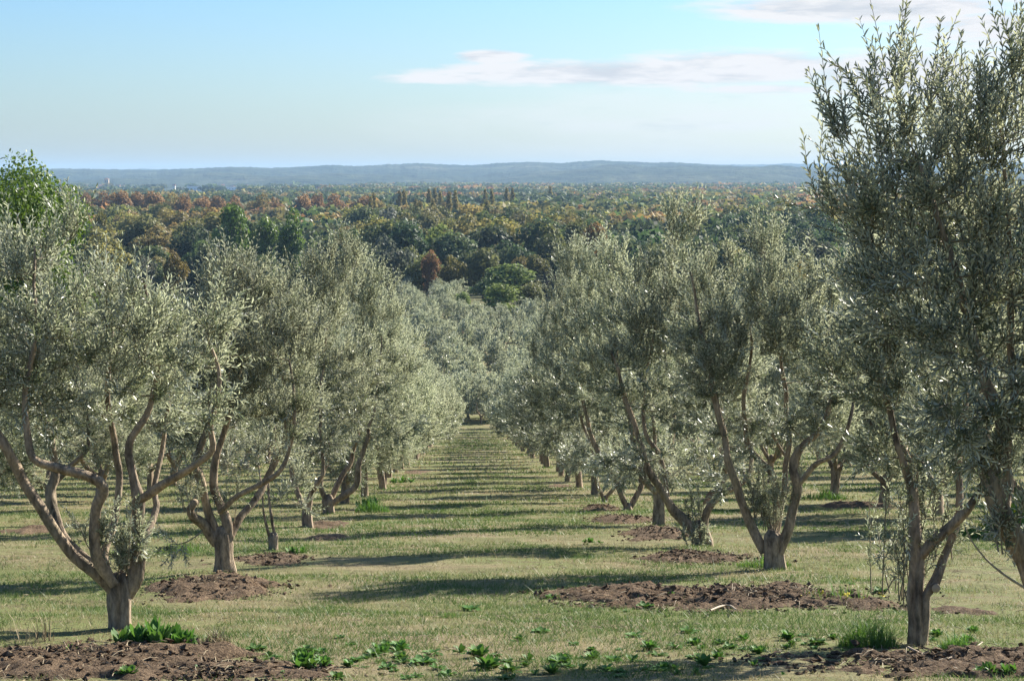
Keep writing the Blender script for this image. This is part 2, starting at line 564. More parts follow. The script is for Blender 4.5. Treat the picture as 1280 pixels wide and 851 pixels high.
def shoots_geo(gl, gt, P0, D, LEN, pairs, leaf, fine, stem=True, curve=.25, width=.2, rbase=None):
    """leafy shoots: opposite pairs of narrow leaves along each"""
    n = len(P0)
    D = norm(D)
    if rbase is None: rbase = rng.random(n)
    j = np.arange(pairs)
    t = (j + .6) / pairs
    up = np.array([0, 0, 1.0])
    C = (up[None] * curve + rng.normal(0, .16, (n, 3)))
    pos = P0[:, None] + D[:, None] * LEN[:, None, None] * t[None, :, None] + C[:, None] * LEN[:, None, None] * (t ** 2)[None, :, None]
    tan = norm(D[:, None] + 2 * C[:, None] * t[None, :, None])
    ref = norm(rng.normal(0, 1, (n, 3)))
    u = norm(np.cross(tan, np.broadcast_to(ref[:, None], tan.shape)))
    w = np.cross(tan, u)
    out = []
    for side in (1, -1):
        ang = (j % 2)[None, :] * (math.pi / 2) + rng.normal(0, .35, (n, pairs))
        S = side * (np.cos(ang)[..., None] * u + np.sin(ang)[..., None] * w)
        a = rng.uniform(.45, .95, (n, pairs))[..., None] * (1.15 - .5 * t)[None, :, None]
        d = norm(tan * np.cos(a) + S * np.sin(a) + rng.normal(0, .12, (n, pairs, 3)))
        nn = norm(tan - d * np.sum(tan * d, -1, keepdims=True))
        ll = leaf * rng.uniform(.75, 1.15, (n, pairs)) * (1.0 - .35 * np.abs(t - .45))[None, :]
        out.append((pos, d, nn, ll))
    B = np.concatenate([o[0].reshape(-1, 3) for o in out]); Dd = np.concatenate([o[1].reshape(-1, 3) for o in out])
    NN = np.concatenate([o[2].reshape(-1, 3) for o in out]); LL = np.concatenate([o[3].ravel() for o in out])
    r = np.clip(np.concatenate([np.repeat(rbase, pairs)] * 2) * .6 + rng.random(len(B)) * .4, 0, 1)
    # a terminal leaf
    leaves_geo(gl, B, Dd, NN, LL, LL * width * rng.uniform(.85, 1.15, len(LL)), r, fine)
    if stem:
        tt = np.array([0, .5, 1.0])
        P = P0[:, None] + D[:, None] * LEN[:, None, None] * tt[None, :, None] + C[:, None] * LEN[:, None, None] * (tt ** 2)[None, :, None]
        R = np.broadcast_to(np.array([.0032, .0024, .0012]), (n, 3))
        tubes_batch(gt, P, R, 3)


# ------------------------------------------------------------------ olive trees
LOD = {  # leaf length, width ratio, pairs per shoot, shoots per branchlet, spacing of branchlets, fine leaf, stems
    0: (.064, .225, 10, 14, .265, True, True),
    1: (.080, .27, 8, 12, .30, False, True),
    2: (.105, .30, 6, 9, .34, False, False),
    3: (.15, .38, 4, 8, .40, False, False),
    4: (.24, .44, 3, 6, .50, False, False),
}


def sample_lobes(lobes, spacing):
    """Poisson-like branchlet ends inside a union of ellipsoids, denser towards the outside"""
    pts = np.zeros((0, 3))
    for c, r in lobes:
        vol = 4.19 * np.prod(r)
        n = int(vol / spacing ** 3 * 3.0)
        d = norm(rng.normal(0, 1, (n, 3)))
        rad = rng.random(n) ** (1 / 2.2)
        rad = rad * (1 + (vnoise(d[:, 0] * 2.2 + c[0], d[:, 1] * 2.2 + c[1], d[:, 2] * 2.2, 17) - .5) * .55)
        q = c + d * r * rad[:, None]
        for p in q:
            if len(pts) == 0 or np.min(np.sum((pts - p) ** 2, 1)) > (spacing * .82) ** 2:
                pts = np.vstack([pts, p])
    return pts


def olive_meshes(trunk, limbs, lobes, lod, low=None, seed=0, dens=1.0):
    """local-space meshes of one olive: trunk, one mesh per scaffold limb, leaves, twigs"""
    leaf, wr, pairs, nsh, spc, fine, stems = LOD[lod]
    segs = {0: 18, 1: 12, 2: 9, 3: 6, 4: 5}[lod]
    step = {0: .05, 1: .07, 2: .1, 3: .2, 4: .3}[lod]
    g = Geo()
    P, R = smooth_path(trunk[0], trunk[1], step)
    h = np.clip((P[:, 2] - P[0, 2]), 0, None)
    R = R * (1 + .30 * np.exp(-(h / .12)))
    tube(g, P, R, segs if lod else 36, .30, seed, knob=.20)
    me_trunk = g.mesh('trunk', M_BARK, True)
    me_limbs = []; nodes = []; nrad = []
    for lp, lr in limbs:
        gl = Geo()
        P, R = smooth_path(lp, lr, step)
        if lod < 3:
            w = np.linspace(0, 1, len(P)); w = np.minimum(w * 4, 1)
            s = rng.uniform(0, 99)
            L = np.arange(len(P)) * step
            P = P + w[:, None] * .028 * (np.stack([vnoise(L * 3.5, L * 0 + s, 0, 31), vnoise(L * 3.5, L * 0 + s + 9, 0, 32), vnoise(L * 3.5, L * 0 + s + 19, 0, 33)], -1) - .5) * 2
        tube(gl, P, R, max(5, segs - 4), .12, seed + 3, knob=.26)
        me_limbs.append(gl.mesh('limb', M_BARK, True))
        k = int(len(P) * .38)
        nodes.append(P[k:]); nrad.append(R[k:])
    nodes = np.concatenate(nodes); nrad = np.concatenate(nrad)
    ends = sample_lobes(lobes, spc / dens ** .33)
    cen = np.mean([c for c, r in lobes], axis=0)
    # grow branchlets outward from the limbs
    d0 = np.min(np.linalg.norm(ends[:, None] - nodes[None], axis=2), axis=1)
    order = np.argsort(d0)
    NP = nodes.copy(); NR = nrad.copy()
    segsP, segsR, tips, tdir = [], [], [], []
    for k in order:
        e = ends[k]
        dv = e - NP
        dist = np.linalg.norm(dv, axis=1)
        cost = dist + np.clip(-dv[:, 2], 0, None) * .8 + .12 * np.linalg.norm(NP - cen, axis=1) * 0
        b = int(np.argmin(cost)); p0 = NP[b]
        ln = dist[b]
        if ln < .04: continue
        mid = (p0 + e) / 2 + np.array([0, 0, -.10 * ln]) + rng.normal(0, .07, 3) * ln
        tt = np.linspace(0, 1, 5)[:, None]
        Pb = (1 - tt) ** 2 * p0 + 2 * tt * (1 - tt) * mid + tt ** 2 * e
        r0 = min(NR[b] * .75, .005 + .011 * ln)
        Rb = np.linspace(r0, .0035, 5)
        segsP.append(Pb); segsR.append(Rb)
        NP = np.vstack([NP, Pb[2:]]); NR = np.concatenate([NR, Rb[2:]])
        tips.append(Pb); tdir.append(norm((Pb[-1] - Pb[-2])[None])[0])
    gt, gl = Geo(), Geo()
    if segsP: tubes_batch(gt, np.array(segsP), np.array(segsR), 4 if lod < 3 else 3)
    tips = np.array(tips); tdir = np.array(tdir)
    m = len(tips)
    idx = np.repeat(np.arange(m), nsh)
    n = len(idx)
    t = rng.uniform(.3, 1.0, n) ** .6
    k = np.clip((t * 4).astype(int), 0, 3); f = t * 4 - k
    base = tips[idx, k] * (1 - f)[:, None] + tips[idx, k + 1] * f[:, None]
    base = base + rng.normal(0, .028 if lod < 2 else .06, (n, 3))
    outw = norm(base - (cen + np.array([0, 0, -.5])))
    zrel = (base[:, 2] - cen[2])
    upw = np.clip(.42 + zrel * .34, -.25, 1.0)
    D = tdir[idx] * .35 + outw * .6 + rng.normal(0, .62, (n, 3))
    D[:, 2] += upw
    LEN = rng.uniform(.16, .38, n) * (1 + .15 * np.clip(zrel, 0, 1.2))
    rb = np.clip(rng.random(m)[idx] * .5 + rng.random(n) * .5, 0, 1)
    shoots_geo(gl, gt, base, D, LEN, pairs, leaf, fine, stems, .22, wr, rb)
    if low:                                # leafy suckers from the foot or the fork
        for c, r, k2 in low:
            n2 = k2
            src = c + rng.normal(0, .05, (n2, 3)) * np.array([1, 1, .2])
            dirv = rng.normal(0, .45, (n2, 3)) + np.array([0, 0, 1.0])
            dirv = norm(dirv) * r[None]
            tt = np.linspace(0, 1, 5)[None, :, None]
            PP = src[:, None] + dirv[:, None] * tt * rng.uniform(.55, 1.1, n2)[:, None, None] + np.array([0, 0, .12]) * tt ** 2
            tubes_batch(gt, PP, np.broadcast_to(np.linspace(.006, .002, 5), (n2, 5)), 4)
            q = 9
            kk = rng.uniform(1.0, 3.99, (n2, q)); ki = kk.astype(int); kf = (kk - ki)[..., None]
            bb = np.take_along_axis(PP, ki[..., None], 1) * (1 - kf) + np.take_along_axis(PP, np.minimum(ki + 1, 4)[..., None], 1) * kf
            bb = bb.reshape(-1, 3)
            dd = np.repeat(norm(dirv), q, 0) * .8 + rng.normal(0, .5, (len(bb), 3))
            shoots_geo(gl, gt, bb, dd, rng.uniform(.08, .2, len(bb)), 6, leaf * .8, fine, stems, .1, wr * 1.1)
    me_leaf = gl.mesh('crown', M_OLIVE)
    me_twig = gt.mesh('twigs', M_TWIG, True)
    return me_trunk, me_limbs, me_leaf, me_twig


def olive_object(meshes, loc, label, group):
    me_trunk, me_limbs, me_leaf, me_twig = meshes
    root = empty('olive_tree', loc, label, 'tree', group)
    link('trunk', me_trunk, root)
    for m in me_limbs: link('limb', m, root)
    c = link('crown', me_leaf, root)
    link('twigs', me_twig, c)
    return root


ROWL, ROWR = -2.8, 3.3
G_ALLEYL = 'olive trees in the row along the west side of the grass alley'


def hero(name_label, d, base, trunk, limbs, lobes, lod, group, low=None, tk=.64, seed=0, dens=1.0, shr=.15):
    """an olive whose limbs and crown masses are measured off the photograph, with a depth of its own for every point
    trunk: [(px,py,dy,r)], limbs: [[(px,py,dy,r)...]], lobes: [(px,py,dy,rxpx,rzpx,ry)]"""
    s = FPX / d
    o = at(base[0], base[1], d); o[2] = gz(o[0], d)

    def loc(px, py, dy):
        p = at(px, py, d + dy)
        return p - o
    tp = [loc(a, b, c) for a, b, c, r in trunk]; tr = [r * tk for *_, r in trunk]
    tp[0][2] = min(tp[0][2], -.12)
    lb = []; lk = .56 + .3 * tk
    for l in limbs:
        lb.append(([loc(a, b, c) for a, b, c, r in l], [r * lk * (.72 if i == 0 else 1) for i, (*_, r) in enumerate(l)]))
    lo = []
    for a, b, c, rx, rz, ry in lobes:
        r = np.array([rx / s, ry, rz / s])
        lo.append((loc(a, b, c) - np.array([0, 0, min(.10, r[2] * .3)]), np.maximum(r - shr, r * .5)))
    lw = [(loc(a, b, c), np.array([w / s, w / s, h / s]), k) for a, b, c, w, h, k in low] if low else None
    ms = olive_meshes((tp, tr), lb, lo, lod, lw, seed, dens)
    root = olive_object(ms, o, name_label, group)
    return root, loc


GL = 'olive trees in the row of the spreading olive along the alley'
GR = 'olive trees in the row of the leaning olive along the alley'

heroes = {}
L0, L0loc = hero('spreading olive with many crooked limbs rising over a lush green leafy weed', 17.3, (153, 797),
     [(152, 800, 0, .135), (151, 775, 0, .12), (150, 750, 0, .125), (150, 728, 0, .12), (150, 716, 0, .07)],
     [[(143, 742, 0, .085), (128, 722, -.05, .07), (90, 690, -.12, .062), (50, 632, -.25, .054), (15, 572, -.4, .05), (-15, 520, -.5, .045), (-32, 440, -.55, .035), (-25, 350, -.5, .022)],
      [(146, 738, .05, .08), (126, 718, .12, .07), (86, 675, .3, .06), (68, 640, .45, .055), (63, 615, .5, .05), (73, 590, .55, .045), (66, 555, .6, .04), (45, 490, .7, .03), (30, 420, .8, .02)],
      [(142, 730, -.1, .075), (120, 697, -.2, .06), (118, 640, -.3, .058), (127, 611, -.35, .055), (103, 594, -.4, .048), (68, 581, -.45, .043), (44, 573, -.5, .038), (38, 545, -.5, .034), (30, 488, -.5, .028), (45, 400, -.5, .02), (40, 310, -.4, .012)],
      [(140, 725, .1, .06), (130, 700, .25, .046), (140, 660, .45, .042), (150, 605, .6, .038), (148, 555, .7, .033), (136, 490, .8, .027), (140, 400, .85, .018)],
      [(158, 745, 0, .09), (168, 720, 0, .074), (172, 680, 0, .068), (175, 640, .03, .068), (174, 618, .05, .062), (168, 590, .08, .046), (165, 555, .1, .04), (186, 508, .15, .032), (195, 440, .2, .022), (180, 350, .2, .012)],
      [(174, 625, 0, .06), (200, 606, -.1, .042), (240, 582, -.25, .036), (270, 563, -.4, .032), (262, 530, -.45, .027), (272, 480, -.5, .02), (262, 420, -.5, .013)],
      [(150, 735, .1, .075), (160, 706, .2, .06), (176, 680, .35, .052), (189, 655, .5, .042), (196, 632, .6, .036), (193, 612, .65, .03), (205, 560, .8, .025), (215, 480, .9, .016)]],
     [(60, 425, -.1, 105, 95, .85), (185, 425, .1, 80, 95, .8), (20, 325, -.2, 75, 75, .7), (130, 365, .2, 80, 62, .75), (-70, 380, 0, 85, 140, .8),
      (215, 500, .3, 50, 50, .6), (258, 455, -.45, 42, 75, .55), (265, 380, -.3, 35, 50, .5), (60, 505, .3, 70, 50, .6), (85, 290, -.2, 34, 45, .4), (95, 230, -.3, 20, 26, .22), (15, 235, 0, 26, 30, .3), (5, 480, -.3, 70, 60, .6), (130, 500, .5, 60, 45, .5)],
     0, GL, low=[(152, 722, 0, 25, 45, 9), (125, 690, -.1, 20, 40, 5), (172, 700, -.1, 18, 50, 6)], seed=1, tk=.68)

L1, L1loc = hero('olive with a fluted grey trunk and a hooked sawn-off stub beside the spreading olive', 24.2, (279, 722),
     [(279, 724, 0, .165), (280, 705, 0, .15), (280, 685, 0, .155), (278, 668, 0, .16), (277, 658, 0, .09)],
     [[(270, 680, 0, .1), (256, 658, -.1, .08), (242, 648, -.2, .07), (237, 638, -.25, .062), (244, 628, -.28, .05)],
      [(272, 672, 0, .1), (261, 640, 0, .075), (255, 610, -.05, .066), (250, 592, -.08, .06), (244, 577, -.12, .052), (258, 545, -.2, .045), (268, 505, -.25, .036), (286, 462, -.3, .026), (280, 390, -.3, .016)],
      [(285, 675, 0, .11), (282, 650, 0, .08), (272, 625, .05, .07), (267, 605, .08, .06), (271, 575, .1, .05), (283, 530, .15, .04), (300, 470, .2, .028), (310, 390, .2, .016)],
      [(274, 640, -.05, .05), (300, 618, -.2, .042), (330, 602, -.3, .038), (352, 586, -.4, .034), (363, 562, -.45, .028), (368, 520, -.5, .022), (360, 450, -.5, .014)],
      [(286, 672, .15, .09), (300, 645, .3, .06), (322, 620, .5, .052), (344, 582, .7, .045), (358, 545, .8, .036), (350, 460, .9, .022), (330, 380, .9, .013)]],
     [(262, 430, 0, 68, 95, .85), (345, 410, .1, 68, 85, .9), (305, 355, .1, 62, 50, .7), (310, 495, .2, 90, 45, .8), (235, 520, 0, 40, 60, .6), (365, 500, .1, 50, 60, .7), (362, 485, -.5, 45, 70, .5), (350, 560, .4, 50, 30, .5), (215, 655, -.3, 30, 36, .3), (300, 560, .5, 60, 30, .5)],
     0, GL, low=[(238, 640, -.25, 22, 60, 7), (285, 655, .1, 25, 40, 5)], seed=2)

R0, R0loc = hero('slender olive with a sawn stub on its trunk and bushy suckers, beside the fallen bough', 15.7, (1147, 815),
     [(1147, 817, 0, .088), (1146, 790, 0, .08), (1144, 750, 0, .078), (1145, 715, 0, .075), (1146, 690, 0, .07), (1145, 676, 0, .045)],
     [[(1154, 808, -.02, .045), (1157, 770, -.03, .04), (1158, 745, -.03, .042), (1168, 728, -.02, .05), (1180, 690, .05, .04), (1190, 655, .12, .038), (1198, 620, .2, .034), (1200, 570, .3, .03), (1206, 500, .4, .024), (1210, 400, .5, .014)],
      [(1146, 700, 0, .066), (1144, 665, 0, .054), (1142, 625, .02, .05), (1140, 603, .03, .045), (1128, 572, .05, .036), (1117, 545, .08, .033), (1112, 515, .1, .03), (1102, 450, .15, .024), (1092, 370, .2, .013)],
      [(1147, 700, 0, .06), (1162, 682, -.05, .05), (1190, 657, -.15, .047), (1212, 634, -.25, .043), (1224, 616, -.3, .038), (1236, 580, -.35, .03), (1228, 520, -.4, .024), (1225, 430, -.4, .014)]],
     [(1095, 440, 0, 72, 85, .6), (1185, 465, .1, 75, 100, .65), (1140, 340, .2, 85, 80, .6), (1105, 550, 0, 35, 45, .4), (1240, 420, .2, 65, 120, .6), (1185, 560, -.1, 50, 35, .45), (1215, 300, .3, 60, 70, .5)],
     0, GR, low=[(1130, 752, .1, 60, 165, 9), (1112, 740, .2, 45, 150, 5), (1150, 690, .1, 30, 110, 5), (1168, 700, .15, 30, 110, 5)], seed=3, tk=.74, shr=.08, dens=.9)
sg = Geo()
cc = L0loc  # noqa
p = R0loc(1168, 733, -.06)
tube(sg, [p + np.array([0, .05, 0]), p + np.array([.004, 0, -.004]), p + np.array([.005, -.035, -.006])], [.036, .036, .033], 12)
so = link('sawn_stub', sg.mesh('sawn_stub', [M_BARK, M_CUT], False), R0)
so.data.polygons.foreach_set('material_index', [1 if i >= len(so.data.polygons) - 12 else 0 for i in range(len(so.data.polygons))])

RX, RXloc = hero('tall leaning olive cut off by the frame edge, its long leaves against the clouds', 12.0, (1335, 905),
     [(1338, 908, 0, .15), (1330, 860, 0, .13), (1318, 810, 0, .12), (1306, 772, 0, .12), (1300, 755, 0, .08)],
     [[(1310, 790, 0, .1), (1290, 725, -.02, .082), (1270, 680, -.05, .078), (1252, 645, -.08, .074), (1240, 618, -.1, .07), (1243, 595, -.1, .062), (1252, 572, -.1, .056), (1248, 535, -.1, .048), (1236, 480, -.1, .04), (1215, 400, -.1, .032), (1180, 300, -.1, .024), (1150, 200, -.1, .014)],
      [(1256, 640, 0, .05), (1262, 600, .1, .04), (1258, 560, .15, .036), (1270, 480, .2, .03), (1265, 380, .25, .026), (1255, 250, .3, .018), (1250, 120, .3, .011)],
      [(1308, 780, .1, .1), (1330, 700, .3, .08), (1360, 600, .4, .07), (1375, 480, .5, .045), (1350, 330, .5, .03), (1330, 200, .5, .018)]],
     [(1115, 235, 0, 85, 100, .5), (1180, 135, .1, 85, 75, .5), (1250, 80, .1, 48, 55, .4), (1235, 240, .2, 110, 120, .6), (1150, 330, 0, 100, 80, .5), (1255, 410, .1, 80, 110, .5),
      (1350, 260, .2, 110, 180, .7), (1095, 110, 0, 30, 40, .3), (1050, 165, -.1, 22, 40, .25), (1062, 290, 0, 45, 60, .4), (1380, 430, .3, 90, 90, .6), (1225, 570, 0, 35, 40, .3), (1230, 480, -.35, 60, 60, .3), (1205, 360, -.4, 70, 60, .3), (1270, 500, -.3, 50, 50, .3)],
     0, GR, low=[(1246, 610, -.1, 45, 60, 8), (1262, 690, -.1, 40, 50, 5)], seed=4, dens=.86, tk=.66, shr=.0)

R1, _ = hero('olive with dense suckers filling its fork, behind the widest patch of dug soil', 25.0, (966, 718),
     [(966, 720, 0, .175), (966, 702, 0, .165), (966, 685, 0, .17), (965, 670, 0, .16), (965, 662, 0, .08)],
     [[(955, 690, 0, .1), (940, 658, 0, .075), (925, 618, -.05, .066), (911, 572, -.1, .06), (900, 520, -.15, .05), (886, 450, -.2, .04), (874, 405, -.2, .03), (862, 340, -.2, .016)],
      [(960, 680, .1, .09), (973, 632, .2, .06), (968, 595, .25, .055), (948, 572, .3, .05), (934, 552, .3, .045), (930, 500, .35, .032), (940, 420, .35, .018)],
      [(975, 690, 0, .11), (989, 648, -.05, .08), (997, 612, -.08, .072), (992, 585, -.1, .066), (1000, 560, -.14, .058), (1024, 540, -.2, .05), (1040, 495, -.25, .036), (1050, 420, -.25, .02)],
      [(997, 607, -.1, .06), (1020, 582, -.25, .042), (1046, 562, -.4, .038), (1062, 530, -.5, .03), (1075, 470, -.5, .018)],
      [(968, 675, .2, .08), (980, 610, .35, .05), (985, 550, .45, .042), (980, 480, .5, .032), (975, 390, .5, .018)]],
     [(895, 430, 0, 62, 85, .8), (980, 385, .1, 85, 85, .9), (1040, 450, 0, 62, 75, .8), (935, 525, .2, 60, 40, .7), (1005, 515, 0, 75, 38, .7), (905, 590, .4, 30, 35, .5), (1050, 520, .4, 50, 45, .6), (962, 305, .1, 38, 40, .5), (880, 345, -.1, 35, 40, .4), (1040, 360, .2, 45, 45, .6)],
     0, GR, low=[(966, 665, 0, 42, 75, 16), (945, 650, 0, 35, 60, 8), (990, 640, 0, 25, 50, 5)], seed=5)

R2, _ = hero('olive with a thick limb reaching low over the alley from its gnarled trunk', 30.0, (878, 690),
     [(880, 692, 0, .17), (880, 675, 0, .165), (876, 662, 0, .165), (876, 650, 0, .11)],
     [[(876, 675, 0, .13), (856, 650, -.05, .1), (840, 632, -.1, .085), (824, 605, -.2, .07), (812, 585, -.25, .062), (800, 552, -.3, .05), (785, 500, -.35, .04), (764, 440, -.4, .024)],
      [(880, 662, 0, .1), (884, 640, -.05, .07), (903, 617, -.1, .06), (928, 603, -.15, .048), (940, 570, -.2, .035), (935, 500, -.2, .02)],
      [(878, 660, .1, .1), (886, 622, .2, .06), (905, 600, .3, .055), (904, 560, .35, .05), (898, 470, .4, .034), (880, 370, .4, .018)],
      [(835, 622, 0, .06), (825, 570, .1, .045), (806, 535, .15, .038), (810, 450, .2, .026), (835, 340, .2, .014)]],
     [(850, 272, 0, 52, 45, .6), (850, 375, .1, 80, 75, .95), (795, 425, -.1, 55, 75, .8), (900, 465, .1, 62, 60, .8), (832, 495, .2, 65, 42, .8), (800, 560, .1, 60, 40, .7), (890, 560, .3, 60, 38, .7), (835, 585, .5, 40, 24, .5), (915, 340, .1, 38, 50, .6)],
     1, GR, low=[(872, 655, 0, 20, 35, 5), (868, 688, -.3, 22, 25, 6)], seed=6)
R3, _ = hero('straight-trunked olive between the Y-shaped olive and the low-reaching one', 36.8, (825, 662),
     [(825, 664, 0, .16), (824, 640, 0, .145), (823, 618, 0, .14), (822, 604, 0, .09)],
     [[(822, 616, 0, .1), (804, 598, -.1, .085), (800, 574, -.15, .07), (790, 540, -.2, .055), (776, 480, -.25, .038), (765, 400, -.25, .02)],
      [(826, 615, .1, .1), (836, 575, .2, .065), (840, 520, .3, .05), (830, 440, .3, .03), (820, 380, .3, .018)],
      [(823, 612, -.1, .08), (812, 575, -.2, .055), (818, 535, -.3, .045), (805, 450, -.3, .025)]],
     [(758, 332, 0, 45, 48, .7), (748, 430, 0, 50, 75, .9), (812, 445, .1, 55, 75, .9), (800, 525, .1, 50, 38, .8), (775, 575, .3, 50, 30, .8), (840, 560, .3, 45, 40, .7), (790, 360, .1, 40, 45, .7)],
     1, GR, seed=7)
R4, _ = hero('olive forking low in a wide Y, its crown over a dark ring of soil', 44.5, (785, 645),
     [(785, 647, 0, .17), (785, 638, 0, .16), (785, 629, 0, .11)],
     [[(783, 634, 0, .11), (770, 603, -.1, .085), (750, 567, -.2, .07), (735, 530, -.25, .055), (724, 470, -.3, .035), (718, 390, -.3, .018)],
      [(788, 634, .1, .11), (802, 605, .15, .08), (800, 575, .2, .065), (806, 530, .2, .05), (790, 440, .2, .025)]],
     [(728, 400, 0, 42, 65, .9), (700, 470, -.1, 42, 58, .8), (760, 480, .1, 48, 60, .9), (735, 560, .2, 55, 30, .8), (790, 560, .3, 40, 30, .7), (718, 326, 0, 34, 38, .6), (765, 400, .1, 35, 50, .7)],
     1, GR, seed=8)
R5, _ = hero('small-trunked olive with two thin limbs, beside the low wide Y-shaped one', 49.0, (756, 634),
     [(756, 636, 0, .12), (756, 628, 0, .115), (755, 619, 0, .08)],
     [[(755, 624, 0, .08), (747, 605, -.1, .06), (744, 575, -.2, .05), (725, 520, -.3, .035), (700, 450, -.3, .018)],
      [(757, 622, 0, .08), (772, 603, .1, .06), (778, 575, .2, .045), (765, 500, .3, .025)]],
     [(692, 430, 0, 38, 58, .9), (722, 490, 0, 48, 48, .9), (672, 490, -.1, 32, 42, .7), (730, 555, .3, 55, 30, .8), (680, 540, .2, 40, 28, .7), (708, 365, 0, 32, 40, .6), (750, 450, .1, 35, 55, .8)],
     1, GR, seed=9)
L2, _ = hero('pollarded olive stump with thin leafy regrowth beside a bright weed', 28.8, (342, 695),
     [(342, 697, 0, .11), (342, 684, 0, .1), (341, 671, 0, .11), (341, 666, 0, .08)],
     [[(344, 674, 0, .04), (339, 645, 0, .028), (337, 600, .1, .022), (344, 540, .2, .014)],
      [(338, 674, 0, .04), (330, 640, -.1, .022), (325, 590, -.1, .016), (318, 550, -.1, .01)]],
     [(372, 600, .5, 38, 50, .5), (328, 590, 0, 26, 45, .4), (345, 530, .2, 40, 40, .5)],
     1, GL, seed=10)
L3, _ = hero('olive with a pale twisted bare limb just beyond the pollarded stump', 36.8, (386, 668),
     [(386, 670, 0, .15), (385, 655, 0, .13), (384, 640, 0, .12), (385, 632, 0, .08)],
     [[(385, 645, 0, .09), (388, 620, -.1, .07), (397, 605, -.2, .06), (402, 596, -.2, .05), (404, 575, -.2, .04), (400, 500, -.2, .03), (410, 400, -.2, .016)],
      [(384, 642, 0, .09), (372, 615, .1, .06), (365, 580, .2, .05), (370, 480, .3, .03), (385, 400, .3, .018)]],
     [(398, 375, 0, 55, 75, .9), (424, 330, 0, 38, 48, .7), (368, 470, 0, 50, 58, .9), (432, 465, .1, 52, 70, .9), (400, 545, 0, 50, 32, .8)],
     1, GL, seed=11)
L4, _ = hero('olive with a stout trunk and one limb sweeping low to the alley, above pale soil', 42.2, (411, 650),
     [(411, 652, 0, .2), (411, 640, 0, .17), (411, 625, 0, .18), (411, 618, 0, .1)],
     [[(414, 630, 0, .12), (434, 616, -.1, .09), (446, 605, -.15, .08), (448, 580, -.2, .07), (455, 560, -.2, .055), (470, 500, -.3, .035), (478, 420, -.3, .018)],
      [(412, 628, .1, .11), (426, 598, .2, .08), (440, 570, .3, .06), (450, 520, .3, .04), (455, 400, .3, .018)],
      [(408, 628, 0, .1), (400, 604, -.1, .07), (408, 575, 0, .055), (420, 500, .1, .035)]],
     [(468, 385, 0, 46, 58, .9), (480, 450, 0, 46, 65, .9), (440, 520, .1, 46, 45, .8), (498, 515, -.1, 38, 38, .8), (448, 335, 0, 28, 38, .5)],
     1, GL, seed=12)


def random_olive(lod, seed):
    """an orchard olive: short trunk, three or four kinked limbs, uneven crown"""
    r = np.random.default_rng(seed)
    th = r.uniform(.55, .85)
    R = r.uniform(.10, .135)
    lean = r.normal(0, .07, 2)
    trunk = ([np.array([0, 0, -.15]), np.array([0, 0, .15]), np.array([lean[0], lean[1], th]), np.array([lean[0], lean[1], th + .12])], [R, R * .9, R * .95, R * .5])
    top = trunk[0][2]
    k = r.integers(3, 5)
    H = r.uniform(3.9, 4.7); rad = r.uniform(.95, 1.35)
    a0 = r.uniform(0, 6.28)
    limbs, lobes = [], []
    for i in range(k):
        a = a0 + i * 6.283 / k + r.normal(0, .25)
        u = np.array([math.cos(a), math.sin(a), 0])
        p0 = top + u * R * .3 - np.array([0, 0, .12])
        p1 = top + u * rad * .35 + np.array([0, 0, r.uniform(.25, .5)])
        p2 = top + u * rad * r.uniform(.6, .8) + np.array([0, 0, r.uniform(.6, 1.0)]) + r.normal(0, .1, 3)
        p3 = top + u * rad * r.uniform(.65, .95) + np.array([0, 0, r.uniform(1.3, 1.8)]) + r.normal(0, .15, 3)
        p4 = top + u * rad * r.uniform(.4, .7) + np.array([0, 0, r.uniform(2.2, 2.9)]) + r.normal(0, .15, 3)
        limbs.append(([p0, p1, p2, p3, p4], [R * .62, R * .46, R * .38, R * .26, R * .1]))
        lobes.append((p3 + u * .15 + np.array([0, 0, .1]), np.array([r.uniform(.7, .95), r.uniform(.7, .95), r.uniform(.7, 1.0)])))
        lobes.append((p4 + np.array([0, 0, .1]), np.array([r.uniform(.6, .8), r.uniform(.6, .8), r.uniform(.55, .8)])))
        lobes.append((p2 + u * .35 + np.array([0, 0, .1]), np.array([.65, .65, .5]) * r.uniform(.8, 1.15)))
    lobes.append((np.array([top[0], top[1], H - .75]) + r.normal(0, .15, 3), np.array([.75, .75, .7])))
    return olive_meshes(trunk, limbs, lobes, lod, None, seed)


protos = {}


def proto(lod, k):
    if (lod, k) not in protos: protos[(lod, k)] = random_olive(lod, 100 + lod * 10 + k)
    return protos[(lod, k)]


placed = {}


def put_olive(x, y, lod, k, rz, sc, label, group):
    key = (lod, k)
    z = gz(x, y)
    if key not in placed:
        o = olive_object(proto(lod, k), (x, y, z), label, group)
        o.rotation_euler = (0, 0, rz); o.scale = (sc,) * 3
        placed[key] = o
        return o
    return copy_tree(placed[key], (x, y, z), rz, sc, label, group)


ORD = ['first', 'second', 'third', 'fourth', 'fifth', 'sixth', 'seventh', 'eighth', 'ninth', 'tenth', 'eleventh', 'twelfth', 'thirteenth', 'fourteenth', 'fifteenth',
       'sixteenth', 'seventeenth', 'eighteenth', 'nineteenth', 'twentieth', 'twenty-first', 'twenty-second', 'twenty-third', 'twenty-fourth', 'twenty-fifth', 'twenty-sixth',
       'twenty-seventh', 'twenty-eighth', 'twenty-ninth', 'thirtieth', 'thirty-first', 'thirty-second', 'thirty-third', 'thirty-fourth', 'thirty-fifth']
r2 = np.random.default_rng(5)


def lod_for(y):
    return 1 if y < 52 else 2 if y < 95 else 3 if y < 180 else 4


